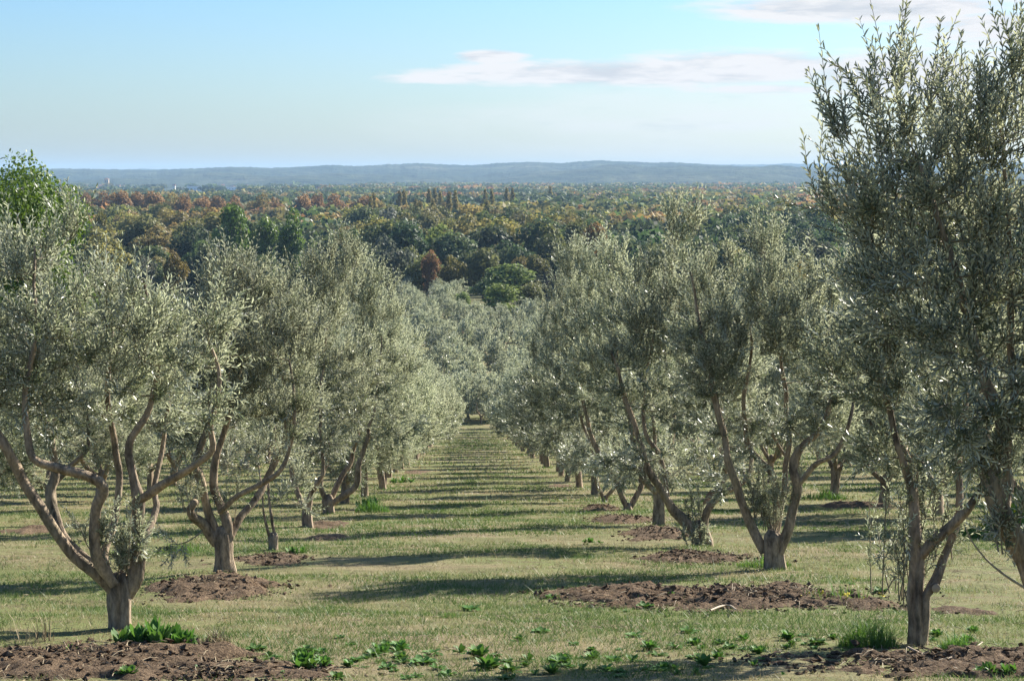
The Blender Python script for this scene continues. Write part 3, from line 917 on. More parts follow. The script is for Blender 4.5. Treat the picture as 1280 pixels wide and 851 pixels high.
def orchard_row(x0, start, end, side, which, first_ord, pitch=6.2):
    y = start; n = first_ord
    while y < end:
        x = x0 + r2.normal(0, .12)
        half = .245 * y + 2.5
        cx = azx(640, y)
        if abs(x - cx) < half:
            lab = f'{ORD[n]} olive from the near end of {which}' if 'headed' in which else f'{ORD[n]} olive in {which}'.replace(' out from the alley on the side of', ' out beside the row headed by')
            g = GL if which == "the row headed by the spreading olive" else GR if which == "the row headed by the leaning olive" else f'olive trees in {which}'
            lod = lod_for(y)
            put_olive(x, y + r2.normal(0, .25), lod, int(r2.integers(0, {1: 3, 2: 5, 3: 5, 4: 4}[lod])), r2.uniform(0, 6.28), r2.uniform(.9, 1.08), lab, g)
            n += 1
        y += pitch


orchard_row(-2.75, 48.5, 204, 'L', "the row headed by the spreading olive", 5)
orchard_row(3.15, 56.0, 204, 'R', "the row headed by the leaning olive", 7)
for k in range(1, 5):
    nm = ['', 'second', 'third', 'fourth', 'fifth'][k]
    orchard_row(-2.8 - 6.1 * k, 31 + 2 * k, [0, 190, 120, 110, 110][k], 'L', f'the {nm} row out from the alley on the side of the spreading olive', 0)
    orchard_row(3.2 + 6.1 * k, 33 + 2 * k, [0, 190, 120, 110, 110][k], 'R', f'the {nm} row out from the alley on the side of the leaning olive', 0)
# the tree closing the alley
put_olive(azx(601, 206), 206, 4, 1, .4, .95, 'lone olive standing across the far end of the grass alley', 'olive trees closing the alley')

for q, (px_, y_, k_) in enumerate(((572, 209, 2), (586, 212, 0), (617, 211, 3), (632, 209, 1), (648, 211, 2), (606, 214, 3))):
    put_olive(azx(px_, y_), y_, 4, k_, q * 1.3, 1.05, 'silvery olive in the cross row just behind the end of the grass alley', 'olive trees closing the alley')

# olive grove on the flat below the slope
cnt = 0
yy = 216.0
while yy < 425:
    for px in np.arange(395, 775, 5.6 / yy * FPX):
        x = azx(px + r2.normal(0, 9), yy); y = yy + r2.normal(0, 2.2)
        if abs(px - 640) < 62 and y > 355: continue
        put_olive(x, y, 4, int(r2.integers(0, 4)), r2.uniform(0, 6.28), r2.uniform(.85, 1.3),
                  'grey-green olive crown in the flat grove between the slope and the wood', 'olive trees of the flat grove beyond the slope')
        cnt += 1
    yy += 7.0
print('grove olives', cnt, 'objects', len(bpy.data.objects))


# ------------------------------------------------------------------ trees of the valley
def cards(g, C, size, rnd, nrm=None, col=None, aspect=.62):
    """small leaf-clump faces at C"""
    n = len(C)
    if nrm is None: nrm = norm(rng.normal(0, 1, (n, 3)))
    u = norm(np.cross(nrm, norm(rng.normal(0, 1, (n, 3))))); w = np.cross(nrm, u)
    s = (size * rng.uniform(.6, 1.3, n))[:, None]
    V = np.stack([C - u * s, C - w * s * aspect, C + u * s, C + w * s * aspect], 1).reshape(-1, 3)
    Q = np.arange(4 * n).reshape(n, 4)
    g.add(V, Q, None, np.repeat(rnd, 4), None if col is None else np.repeat(col, 4, 0))


def lobe_points(lobes, n, shell=.45):
    """points filling the outer part of a union of ellipsoids"""
    w = np.array([np.prod(r) ** (2 / 3) for c, r in lobes]); w = w / w.sum()
    k = rng.choice(len(lobes), n, p=w)
    c = np.array([l[0] for l in lobes])[k]; r = np.array([l[1] for l in lobes])[k]
    d = norm(rng.normal(0, 1, (n, 3)))
    rad = 1 - shell * rng.random(n) ** 1.6
    rad = rad * (1 + .35 * (vnoise(d[:, 0] * 2.5 + c[:, 0] * 3, d[:, 1] * 2.5 + c[:, 1] * 3, d[:, 2] * 2.5 + c[:, 2], 77) - .5))
    return c + d * r * rad[:, None], d


def valley_tree(kind, seed):
    r = np.random.default_rng(seed)
    lobes = []
    if kind == 'poplar_tree':
        H, th = 15.0, 1.5
        for z in np.linspace(2.2, H - 1.0, 8):
            t = (z - 2) / (H - 2)
            rr = 1.25 * (1 - t) ** .6 * (.55 + .45 * min(1, t * 5)) + .25
            lobes.append((np.array([r.normal(0, .15), r.normal(0, .15), z]), np.array([rr, rr, 1.5])))
        n, sz = 1400, .34
    elif kind == 'pine_tree':
        H, th = 11.0, 3.5
        for i in range(15):
            z = r.uniform(3.6, H - 1.6); t = (z - 3) / (H - 3)
            rad = 3.2 * math.sqrt(max(.05, 1 - (t - .3) ** 2 * 1.7))
            a = r.uniform(0, 6.28); q = rad * r.uniform(.2, .75)
            lobes.append((np.array([q * math.cos(a), q * math.sin(a), z]), np.array([1.5, 1.5, 1.1]) * r.uniform(.8, 1.2)))
        lobes.append((np.array([0, 0, H - 1.6]), np.array([1.4, 1.4, 1.5])))
        n, sz = (26000, .075) if seed >= 559 else (4200, .24)
    else:
        H, th = 10.0, 2.2
        W = r.uniform(3.4, 4.6)
        for i in range(int(r.integers(9, 15))):
            z = r.uniform(2.6, H - 2.0); t = (z - 2.4) / (H - 2.4)
            rad = W * math.sqrt(max(.04, 1 - (t - .25) ** 2 * 1.75))
            a = r.uniform(0, 6.28); q = rad * r.uniform(.25, .72)
            s = r.uniform(.8, 1.25)
            lobes.append((np.array([q * math.cos(a), q * math.sin(a), z]), np.array([1.75 * s, 1.75 * s, 1.35 * s])))
        lobes.append((np.array([r.normal(0, .5), r.normal(0, .5), H - 1.8]), np.array([1.9, 1.9, 1.7])))
        n, sz = 2600, .33
    g = Geo()
    P, d = lobe_points(lobes, n)
    nrm = norm(d * .7 + rng.normal(0, .6, d.shape) + np.array([0, 0, .25]))
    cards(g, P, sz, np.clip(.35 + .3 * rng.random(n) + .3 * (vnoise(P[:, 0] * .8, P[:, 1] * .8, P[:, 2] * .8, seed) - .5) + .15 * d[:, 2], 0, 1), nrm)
    crown = g.mesh('crown', M_PINE if kind == 'pine_tree' else M_WOODF)
    gt = Geo()
    tube(gt, [(0, 0, -.4), (0, 0, th * .5), (r.normal(0, .1), r.normal(0, .1), th), (r.normal(0, .2), r.normal(0, .2), H * .6)], [.26, .22, .19, .07], 7, .06)
    for l in lobes[:8]:
        z0 = r.uniform(th * .8, min(l[0][2], H * .55))
        tube(gt, [(0, 0, z0), tuple(l[0] * np.array([.5, .5, 1]) * np.array([1, 1, .0]) + np.array([0, 0, (z0 + l[0][2]) / 2 + .1])), tuple(l[0])], [.1, .07, .03], 5)
    return gt.mesh('trunk', M_BARKD, True), crown


vt = {}


def put_valley(kind, var, x, y, H, wscale, color, label, cat, group, zoff=0.0):
    base = {'poplar_tree': 15.0, 'pine_tree': 11.0}.get(kind, 10.0)
    shape = kind if kind in ('poplar_tree', 'pine_tree') else 'broad'
    key = (shape, var)
    if key not in vt: vt[key] = valley_tree(shape, 500 + var + (50 if shape == 'pine_tree' else 0))
    tr, cr = vt[key]
    root = empty(kind, (x, y, gz(x, y) + zoff), label, cat, group)
    s = H / base
    root.scale = (s * wscale, s * wscale, s); root.rotation_euler = (0, 0, rng.uniform(0, 6.28))
    t = link('trunk', tr, root)
    c = link('crown', cr, root); c.color = (*color, 1)
    return root


DKG, OLG, MDG, YLG = (.075, .105, .045), (.170, .170, .06), (.12, .155, .058), (.26, .24, .07)
OCH, ORG, RUS, GRY, BRT = (.27, .215, .075), (.30, .18, .075), (.25, .145, .066), (.14, .155, .11), (.13, .19, .05)
KINDS_W = [
    ('oak_tree', DKG, 'dark green evergreen oak packed into the wood across the flat valley', 'dark evergreen oaks of the valley wood'),
    ('broadleaf_tree', MDG, 'mid green broadleaf tree in the wood across the flat valley', 'mid green broadleaf trees of the valley wood'),
    ('ash_tree', OLG, 'olive-green tree on the turn in the wood across the flat valley', 'olive-green trees of the valley wood'),
    ('lime_tree', YLG, 'yellow-green autumn tree in the wood across the flat valley', 'yellow-green trees of the valley wood'),
    ('maple_tree', OCH, 'ochre-gold autumn tree in the wood across the flat valley', 'ochre autumn trees of the valley wood'),
    ('willow_tree', GRY, 'grey-green willow-like tree in the wood across the flat valley', 'grey-green trees of the valley wood'),
]


def pick_kind(x, y):
    v = float(fbm(np.array([x * .012]), np.array([y * .012]), 0, 61, 2)[0]) + r2.normal(0, .10)
    t = np.clip((y - 430) / 500, 0, 1)
    p = v + .06 * t - (.09 if y < 500 else 0)
    return 0 if p < .40 else 1 if p < .50 else 2 if p < .62 else 5 if p < .64 else 3 if p < .73 else 4


spots = []
yy = 436.0
while yy < 780:
    sp = 11.0 + (yy - 436) * .008
    for px in np.arange(60, 1030, sp / yy * FPX):
        p = px + r2.normal(0, 5)
        if 300 < p < 425 and yy > 500 or 745 < p < 905: continue
        spots.append((azx(p, yy), yy + r2.normal(0, 1.6), p))
    yy += sp * .9
print('wood spots', len(spots))
for x, y, p in spots:
    k = pick_kind(x, y)
    if y < 520 and 425 < p < 760 and k > 2: k = int(r2.integers(0, 3))
    kind, c, lab, grp = KINDS_W[k]
    H = r2.uniform(7, 11.5) if y < 470 else r2.uniform(9.5, 16)
    cc = np.clip(np.array(c) * r2.uniform(.8, 1.22) * (1 + r2.normal(0, .07, 3)), .01, .4)
    put_valley(kind, int(r2.integers(0, 9)), x, y, H, r2.uniform(.9, 1.2), cc, lab, 'tree', grp)


def special(kind, px, d, top_py, wpx, color, label, group=None, var=0):
    x = azx(px, d); z0 = gz(x, d)
    H = at(px, top_py, d)[2] - z0
    basew = {'poplar_tree': 1.9, 'pine_tree': 8.0}.get(kind, 9.0)
    baseh = {'poplar_tree': 15.0, 'pine_tree': 11.0}.get(kind, 10.0)
    w = wpx / FPX * d
    return put_valley(kind, var, x, d, H, (w / basew) / (H / baseh), color, label, 'tree', group)


# trees that stand out one by one
special('pine_tree', 292, 452, 251, 62, MDG, 'tall bright green pine, thickest of three rising behind the second olive', var=0)
special('pine_tree', 331, 449, 270, 46, MDG, 'shorter rounded pine between two taller pines beyond the olive slope', var=1)
special('pine_tree', 366, 455, 258, 52, MDG, 'bushy green pine with a yellowish top, beside two other pines beyond the slope', var=2)
special('pine_tree', 28, 62, 184, 240, (.13, .2, .05), 'fresh green pine showing through the top of the spreading olive at the frame edge', var=9)
special('broadleaf_tree', 634, 398, 328, 88, (.17, .22, .065), 'light green bushy tree standing over the flat grove in front of the wood', var=4)
special('broadleaf_tree', 612, 404, 345, 58, (.11, .16, .06), 'small dark green tree snug behind the light green bushy tree by the grove', var=6)
special('broadleaf_tree', 662, 380, 352, 52, (.16, .165, .06), 'olive-brown bush in front of the light green bushy tree', var=5)
special('broadleaf_tree', 626, 366, 353, 74, (.20, .25, .065), 'bright yellow-green bush at the edge of the silvery flat grove', var=7)
special('broadleaf_tree', 578, 372, 364, 30, (.19, .25, .07), 'small lime green bush beside the post in the flat grove', var=8)
special('maple_tree', 538, 424, 311, 32, (.22, .125, .06), 'small russet tree at the front of the dark wood', var=2)
special('maple_tree', 566, 428, 318, 40, (.15, .135, .035), 'yellowing round tree next to the small russet tree', var=3)
special('willow_tree', 487, 430, 292, 66, (.11, .125, .085), 'pale grey-green willow behind the tall olive of the alley row', var=1)
special('maple_tree', 745, 470, 276, 52, (.22, .14, .05), 'bright orange-brown tree rising behind the crown of the low-reaching olive', var=4)
special('plum_tree', 700, 412, 342, 60, (.045, .035, .03), 'dark purple-brown bare-looking thicket tree at the edge of the grove', var=6)
special('broadleaf_tree', 752, 405, 348, 60, (.06, .08, .035), 'dull green bush between the dark thicket and the nearer olives', var=0)
special('maple_tree', 216, 372, 316, 44, (.17, .13, .035), 'golden yellow tree half hidden behind the near olive crowns', var=7)
special('willow_tree', 180, 372, 318, 54, (.10, .105, .075), 'grey leafless-looking tree beside the golden yellow tree', var=8)
special('oak_tree', 245, 380, 338, 40, (.022, .035, .02), 'near-black small tree behind the gap between the spreading olive and its neighbour', var=5)
special('broadleaf_tree', 205, 560, 283, 70, (.05, .07, .03), 'long dark mounded crown below the band of rusty planes', var=1)
special('broadleaf_tree', 243, 575, 281, 64, (.07, .085, .035), 'olive-green mounded crown beside the dark mounded one', var=3)
special('lime_tree', 128, 520, 262, 30, (.17, .155, .04), 'slender yellow tree seen past the shoots of the spreading olive', var=6)
for px, d, tp, w in ((108, 960, 240, 30), (128, 985, 239, 34), (150, 965, 238, 40), (172, 990, 239, 38), (192, 950, 238, 44), (214, 980, 240, 40), (232, 960, 242, 36), (252, 985, 245, 40), (272, 965, 244, 36),
                     (292, 1010, 243, 30), (325, 975, 241, 40), (345, 1000, 246, 30), (378, 965, 242, 34), (398, 980, 241, 36), (420, 955, 241, 40), (438, 985, 249, 26), (456, 940, 244, 44), (474, 985, 250, 30)):
    special('plane_tree', px, d, tp, w, tuple(np.clip(np.array(ORG if r2.random() < .55 else RUS if r2.random() < .6 else OCH) * r2.uniform(.8, 1.15), 0, .4)),
            'rust-orange plane tree in the long autumn band above the wood', 'rusty plane trees in a band across the valley', var=int(r2.integers(0, 9)))
for px, d, tp, w in ((930, 800, 268, 34), (948, 760, 284, 40), (965, 830, 272, 30), (985, 780, 288, 40), (914, 740, 292, 40), (1000, 820, 268, 30), (975, 700, 300, 40)):
    special('maple_tree', px, d, tp, w, tuple(np.array(ORG if r2.random() < .5 else OCH) * r2.uniform(.85, 1.15)),
            'orange autumn tree in the gap beside the tall leaning olive', 'orange trees beside the tall leaning olive', var=int(r2.integers(0, 9)))
for px, d, tp, w in ((463, 900, 247, 8), (468, 905, 242, 8), (500, 1000, 239, 8), (506, 1010, 238, 9), (536, 1150, 237, 8), (544, 1160, 236, 8), (551, 1120, 239, 7), (524, 880, 252, 8), (498, 850, 262, 8), (503, 855, 260, 8),
                     (511, 845, 260, 9), (519, 860, 250, 9), (526, 865, 253, 8), (541, 900, 249, 9), (561, 930, 240, 8), (569, 940, 239, 8), (602, 800, 256, 9), (608, 805, 251, 10), (615, 1100, 237, 7), (634, 1150, 236, 7), (641, 1140, 236, 7),
                     (606, 1180, 238, 7), (688, 1500, 233, 6), (424, 860, 258, 9), (440, 800, 265, 10), (447, 810, 266, 9)):
    special('poplar_tree', px, d, tp, w, tuple(np.array((.27, .22, .06)) * r2.uniform(.75, 1.15)),
            'slim yellow-green poplar spire above the valley wood', 'yellowing poplars of the valley', var=int(r2.integers(0, 3)))

# the far-off wood that nobody could count
TEMPL = []
for q in range(6):
    lob = []
    for i in range(7):
        a = r2.uniform(0, 6.28); z = r2.uniform(3.5, 7.5)
        lob.append((np.array([math.cos(a) * 2.2, math.sin(a) * 2.2, z]), np.array([2.2, 2.2, 1.8])))
    lob.append((np.array([0, 0, 7.8]), np.array([2.0, 2.0, 1.7])))
    TEMPL.append(lob)


def far_wood(name, d0, d1, sp0, sp1, ncards, csize, label, skip=None, palette=None):
    g = Geo()
    y = d0
    while y < d1:
        t = (y - d0) / (d1 - d0); sp = sp0 + (sp1 - sp0) * t
        xs = np.arange(azx(-140, y), azx(1420, y), sp)
        xs = xs + r2.normal(0, sp * .25, len(xs)); ys = y + r2.normal(0, sp * .3, len(xs))
        nv = fbm(xs * .004, ys * .004, 0, 71, 3) + r2.normal(0, .09, len(xs))
        gapn = fbm(xs * .0035 + 40, ys * .006, 0, 91, 2)
        for x, yq, v, gp in zip(xs, ys, nv, gapn):
            if gp > .66: continue
            px = 588 + x / yq * FPX
            if skip and skip(px, yq): continue
            pal = DKG if v < .47 else MDG if v < .56 else OLG if v < .64 else YLG if v < .67 else OCH if v < .73 else ORG
            c = np.clip(np.array(pal) * r2.uniform(.75, 1.2) * (1 + r2.normal(0, .07, 3)), .01, .4)
            s = r2.uniform(.8, 1.4)
            n = max(10, int(ncards * (1 - .75 * t)))
            P, d = lobe_points(TEMPL[int(r2.integers(0, 6))], n, .3)
            w = s * max(1, sp / 10.5)
            P = P * np.array([w, w, s]) + np.array([x, yq, ZFLAT])
            nrm = norm(d * .8 + rng.normal(0, .45, d.shape) + np.array([0, 0, .3]))
            cards(g, P, csize * w * (1 + 1.0 * t), np.clip(.3 + .35 * rng.random(n) + .2 * d[:, 2], 0, 1), nrm, np.broadcast_to(c, (n, 3)))
        y += sp
    print(name, g.n // 4)
    o = link(name, g.mesh(name, M_MASS))
    tag(o, label, 'woodland', kind='stuff')


BUILDINGS = (
        (252, 3900, 34, 233.2, .12, M_METAL, True, 'long low white warehouse on the plain beyond the rusty planes'),
        (292, 3950, 26, 233.8, .12, M_METAL, True, 'shorter white warehouse continuing the long one on the plain'),
        (188, 3850, 12, 234.6, .15, M_METAL, True, 'small white shed on the plain near the stone tower'),
        (160, 4100, 14, 233.5, .3, M_WALL, False, 'pale house group with red roof just past the stone tower'),
        (122, 4100, 18, 234.0, .3, M_OCHRE, False, 'ochre town house at the foot of the stone tower'),
        (768, 2700, 5, 235.6, .3, M_WALL, False, 'white house with pinkish roof alone in the wood'),
        (510, 4300, 5, 231.5, .35, M_ROOF, False, 'tiny red-walled house under the hills'),
        (398, 3300, 4, 233.0, .2, M_WALL, False, 'white farmhouse seen over the orange planes'),
        (375, 3500, 3.5, 233.6, .2, M_WALL, False, 'tall narrow white house near the white farmhouse'),
        (352, 3000, 5, 238.5, .3, M_WALL, False, 'small cream house standing below the narrow white one'),
)

def in_individuals(px, y):
    return y < 780 and 50 < px < 1035 and not (300 < px < 425 and y > 500 or 745 < px < 905)


far_wood('distant_wood', 440, 1700, 11.5, 15, 190, .7, 'mixed autumn woodland filling the valley towards the hills', in_individuals)
def clearing(px, y):
    if y > 2250 and (178 < px < 312 or 118 < px < 168) or y > 3700 and 60 < px < 440: return r2.random() < .93
    return any(abs(px - b[0]) < b[2] * .8 + 2 and b[1] - 1100 < y < b[1] + 60 for b in BUILDINGS)


far_wood('far_plain_wood', 1715, 4600, 15, 34, 90, .8, 'hazy wooded plain fading out below the blue hills', clearing)

# silvery grove beside the individually built trees, as a mass
gm = Geo()
yy = 216.0
while yy < 425:
    for px in list(np.arange(-60, 395, 7.0 / yy * FPX)) + list(np.arange(775, 1340, 7.0 / yy * FPX)):
        x = azx(px, yy) + r2.normal(0, .6)
        lob = [(np.array([math.cos(a) * 1.0, math.sin(a) * 1.0, z]), np.array([1.3, 1.3, 1.1])) for a, z in zip(r2.uniform(0, 6.28, 5), r2.uniform(1.6, 3.2, 5))]
        P, d = lobe_points(lob, 260, .4)
        cards(gm, P + np.array([x, yy + r2.normal(0, 1), gz(x, yy)]), .17, np.clip(.3 + .5 * rng.random(260), 0, 1), norm(d * .6 + rng.normal(0, .6, d.shape)), np.broadcast_to(np.array([.13, .15, .095]), (260, 3)), .4)
    yy += 7.5
tag(link('olive_grove_mass', gm.mesh('olive_grove_mass', M_MASS)), 'silvery mass of olive crowns spreading out to the sides of the flat grove', 'olive grove', kind='stuff')


# ------------------------------------------------------------------ post with wires, valley buildings
def boxgeo(g, c, s, rnd=.5, rz=0.0):
    x, y, z = np.array(s) / 2
    V = np.array([[-x, -y, -z], [x, -y, -z], [x, y, -z], [-x, y, -z], [-x, -y, z], [x, -y, z], [x, y, z], [-x, y, z]])
    ca, sa = math.cos(rz), math.sin(rz)
    V = V @ np.array([[ca, sa, 0], [-sa, ca, 0], [0, 0, 1]]) + np.array(c)
    g.add(V, [[0, 3, 2, 1], [4, 5, 6, 7], [0, 1, 5, 4], [1, 2, 6, 5], [2, 3, 7, 6], [3, 0, 4, 7]], None, rnd)


d = 352.0
x = azx(578, d); zt = at(578, 378, d)[2]
root = empty('wire_post', (x, d, ZFLAT), 'dark wooden post carrying two wires above the silvery flat grove', 'post')
g = Geo(); hgt = zt - ZFLAT
tube(g, [(0, 0, -.3), (0, 0, hgt * .5), (.03, 0, hgt)], [.14, .125, .11], 8, .03); link('pole', g.mesh('pole', M_POST, True), root)
g = Geo(); boxgeo(g, (0, .02, hgt - .55), (1.5, .12, .12)); link('cross_arm', g.mesh('cross_arm', M_POST), root)
for s in (-.6, .6):
    g = Geo()
    tube(g, [(s, 0, hgt - .49), (s, 0, hgt - .40), (s, 0, hgt - .33)], [.035, .06, .03], 6); link('insulator', g.mesh('insulator', M_GLASS), root)
    g = Geo()
    pts = [(s + t * 48, -t * 4, hgt - .35 - 1.6 * (1 - (2 * abs(t) - 1) ** 2) * .8) for t in np.linspace(-1, 1, 25)]
    tube(g, pts, [.028] * 25, 4); link('wire', g.mesh('wire', M_POST), root)


def house(name, px, d, wpx, top_py, roof_frac, mat, label, group=None, flat=False, rz=0.0, rows=2):
    x = azx(px, d); z0 = ZFLAT
    w = wpx / FPX * d
    H = at(px, top_py, d)[2] - z0
    eave = H * (1 - roof_frac); dep = min(w * .7, 14.0)
    root = empty(name, (x, d, z0), label, 'building', group); root.rotation_euler = (0, 0, rz)
    g = Geo(); boxgeo(g, (0, 0, eave / 2 - .5), (w, dep, eave + 1.0)); link('wall', g.mesh('wall', mat), root)
    g = Geo()
    if flat:
        boxgeo(g, (0, 0, eave + (H - eave) / 2 + .003), (w + .6, dep + .6, H - eave))
    else:
        ww, dd = w / 2 + .5, dep / 2 + .5
        V = [(-ww, -dd, eave), (ww, -dd, eave), (ww, dd, eave), (-ww, dd, eave), (-ww * .97, 0, H), (ww * .97, 0, H)]
        g.add(V, [[0, 1, 5, 4], [2, 3, 4, 5], [0, 3, 2, 1]], [[1, 2, 5], [3, 0, 4]], .5)
    link('roof', g.mesh('roof', M_METAL if flat else M_ROOF), root)
    nw = max(2, int(w / 5))
    for i in range(min(nw, 10)):
        for j in range(rows):
            g = Geo(); boxgeo(g, ((i + .5) / nw * w - w / 2 if nw <= 10 else (i + .5) / 10 * w - w / 2, -dep / 2 - .02, eave * (j + .55) / rows), (1.4, .12, 1.8))
            link('window', g.mesh('window', M_GLASS), root)
    return root


for px, d, w, tp, rf, mat, flat, lab in BUILDINGS:
    house('warehouse' if flat else 'house', px, d, w, tp, rf, mat, lab, flat=flat, rz=r2.uniform(-.2, .2), rows=1 if flat else 2)
for i in range(26):
    px = r2.uniform(66, 175) if i < 16 else r2.uniform(180, 430)
    d = r2.uniform(4350, 4680)
    house('village_house', px, d, r2.uniform(3, 6), 232.5 - r2.uniform(0, 2.6), .3, M_WALL if r2.random() < .7 else M_OCHRE,
          'pale little village house among trees at the foot of the hills', 'village houses at the foot of the hills', rz=r2.uniform(-.5, .5))
# stone tower of the town
d = 4150.0; x = azx(134.5, d)
root = empty('church_tower', (x, d, ZFLAT), 'ochre stone church tower standing above the far town', 'tower')
Ht = at(134, 224.5, d)[2] - ZFLAT; wt = 5.2 / FPX * d
g = Geo(); boxgeo(g, (0, 0, Ht / 2 - .5), (wt, wt, Ht + 1)); link('wall', g.mesh('wall', M_OCHRE), root)
g = Geo(); boxgeo(g, (0, 0, Ht + .4), (wt + 1, wt + 1, .75)); link('cornice', g.mesh('cornice', M_OCHRE), root)
for sx in (-1, 1):
    g = Geo(); boxgeo(g, (sx * wt * .22, -wt / 2 - .03, Ht * .82), (wt * .2, .2, Ht * .17)); link('belfry_opening', g.mesh('belfry_opening', M_GLASS), root)
g = Geo(); q = wt / 2 + .3
g.add([(-q, -q, Ht + .78), (q, -q, Ht + .78), (q, q, Ht + .78), (-q, q, Ht + .78), (0, 0, Ht + 3.2)], [[0, 3, 2, 1]], [[0, 1, 4], [1, 2, 4], [2, 3, 4], [3, 0, 4]], .5)
link('roof', g.mesh('roof', M_ROOF), root)


# ------------------------------------------------------------------ dug soil round the trees
mounds = []


def soil_mound(cpx, cpy, rxpx, depth_r, h, seed):
    """an uneven patch of dug earth; depth_r in metres along the row"""
    # distance at which the ground shows at cpy
    lo_, hi_ = 8.0, 200.0
    for _ in range(60):
        m = (lo_ + hi_) / 2
        p = at(cpx, cpy, m)
        if p[2] > gz(p[0], m): lo_ = m
        else: hi_ = m
    d = lo_; c = at(cpx, cpy, d); rx = rxpx / FPX * d
    na = int(np.clip(6.28 * rx / (.045 * max(1, d / 20)), 48, 300)); nr = int(np.clip(na / 5, 10, 44))
    th = np.linspace(0, 2 * math.pi, na, endpoint=False)
    rr = np.linspace(0.02, 1, nr)
    R, T = np.meshgrid(rr, th, indexing='ij')
    out = 1 + 1.1 * (fbm(np.cos(T) * 2.6 + seed, np.sin(T) * 2.6, 0, seed, 4) - .5)
    x = c[0] + R * out * np.cos(T) * rx; y = d + R * out * np.sin(T) * depth_r
    g0 = ground_z(x, y)
    prof_ = (1 - R ** 2.2)
    clod = (fbm(x * 4.5, y * 4.5, 0, seed + 3, 3) - .42) * .16 + (vnoise(x * 16, y * 16, 0, seed + 8) - .5) * .05
    patch = fbm(x * 1.1, y * 1.1, 0, seed + 5, 4)
    z = g0 + h * (prof_ * .55 + 2.4 * (patch - .56) + .12) * np.clip(prof_ * 3, 0, 1) + clod * np.clip(prof_ * 2, 0, 1) * min(1.0, h / .1) * .8 - .035 * R ** 3
    V = np.stack([x, y, z], -1).reshape(-1, 3)
    j = np.arange(na * nr).reshape(nr, na)
    Q = np.stack([j[:-1], np.roll(j[:-1], -1, 1), np.roll(j[1:], -1, 1), j[1:]], -1).reshape(-1, 4)[:, ::-1]
    o = link('soil_mound', make_mesh('soil_mound', V, Q, M_SOIL, smooth=True))
    tag(o, kind='structure')
    mounds.append((c[0], d, rx, depth_r, V))


soil_mound(105, 826, 225, 1.2, .07, 1)
soil_mound(270, 842, 170, .8, .05, 2)
soil_mound(1150, 830, 260, 1.0, .10, 3)
soil_mound(930, 745, 240, 1.9, .10, 4)
soil_mound(265, 736, 90, 1.3, .09, 5)
soil_mound(870, 698, 85, 1.2, .08, 6)
soil_mound(820, 668, 48, 1.5, .08, 7)
soil_mound(780, 651, 38, 1.6, .08, 8)
soil_mound(752, 637, 28, 1.6, .06, 9)
soil_mound(340, 699, 55, 1.2, .07, 10)
soil_mound(405, 672, 34, 1.2, .05, 11)
soil_mound(405, 656, 40, 1.4, .05, 12)
soil_mound(1062, 632, 50, 1.6, .07, 13)
soil_mound(40, 664, 42, 1.6, .06, 14)
soil_mound(700, 608, 22, 2.0, .05, 15)
soil_mound(520, 590, 22, 2.2, .04, 16)
soil_mound(1200, 764, 55, .5, .04, 17)
soil_mound(240, 706, 40, .7, .03, 18)

# clods and straw lying on the dug soil
g = Geo()
ico = np.array([[0, 0, .62], [.9, 0, .3], [.2, .85, .25], [-.75, .5, .3], [-.7, -.55, .2], [.25, -.85, .3], [0, 0, -.5]])
fi = np.array([[0, 1, 2], [0, 2, 3], [0, 3, 4], [0, 4, 5], [0, 5, 1], [6, 2, 1], [6, 3, 2], [6, 4, 3], [6, 5, 4], [6, 1, 5]])
for (cx, cy, rx, ry, V) in mounds[:10]:
    n = int(np.clip(rx * ry * 900, 60, 6000))
    k = rng.integers(0, len(V), n)
    s = .006 + .032 * rng.random(n) ** 3.0
    W = ico[None] * s[:, None, None] * rng.uniform(.6, 1.4, (n, 1, 3)) + rng.normal(0, .25, (n, 7, 3)) * s[:, None, None]
    pos = V[k].copy(); out_ = rng.random(n) < .25
    pos[:, :2] += rng.normal(0, 1, (n, 2)) * np.where(out_, .28, .04)[:, None]
    pos[out_, 2] = ground_z(pos[out_, 0], pos[out_, 1])
    pos[:, 2] = np.maximum(pos[:, 2], ground_z(pos[:, 0], pos[:, 1]) - .004)
    W = W + pos[:, None] + np.array([0, 0, .004])
    g.add(W.reshape(-1, 3), None, (np.arange(n) * 7)[:, None, None] .repeat(10, 1).repeat(3, 2).reshape(-1, 3) + np.tile(fi, (n, 1)), .5)
tag(link('soil_clods', g.mesh('soil_clods', M_SOIL)), 'crumbly brown clods scattered over the dug soil', 'soil', kind='stuff')
g = Geo()
for (cx, cy, rx, ry, V) in mounds[:12]:
    n = int(np.clip(rx * ry * 110, 30, 800))
    k = rng.integers(0, len(V), n)
    a = rng.uniform(0, 6.28, n); L = rng.uniform(.03, .16, n)
    dv = np.stack([np.cos(a) * L, np.sin(a) * L, rng.normal(0, .02, n)], -1)
    p0 = V[k] + np.array([0, 0, .012])
    P = np.stack([p0, p0 + dv * .5 + np.array([0, 0, .012]), p0 + dv], 1)
    tubes_batch(g, P, np.broadcast_to(np.array([.0026, .0024, .0015]), (n, 3)), 3)
n = 5200
ly = np.sqrt(rng.uniform(12.8 ** 2, 30 ** 2, n)); lx = np.array([azx(640, q) for q in ly]) + rng.uniform(-1, 1, n) * (.25 * ly + .5)
kp = fbm(lx * 1.4, ly * 1.4, 0, 57, 3) > .47
lx, ly = lx[kp], ly[kp]; n = len(lx)
a = rng.uniform(0, 6.28, n); L = rng.uniform(.02, .10, n)
p0 = np.stack([lx, ly, ground_z(lx, ly) + rng.uniform(.01, .03, n)], -1)
dv = np.stack([np.cos(a) * L, np.sin(a) * L, rng.normal(0, .012, n)], -1)
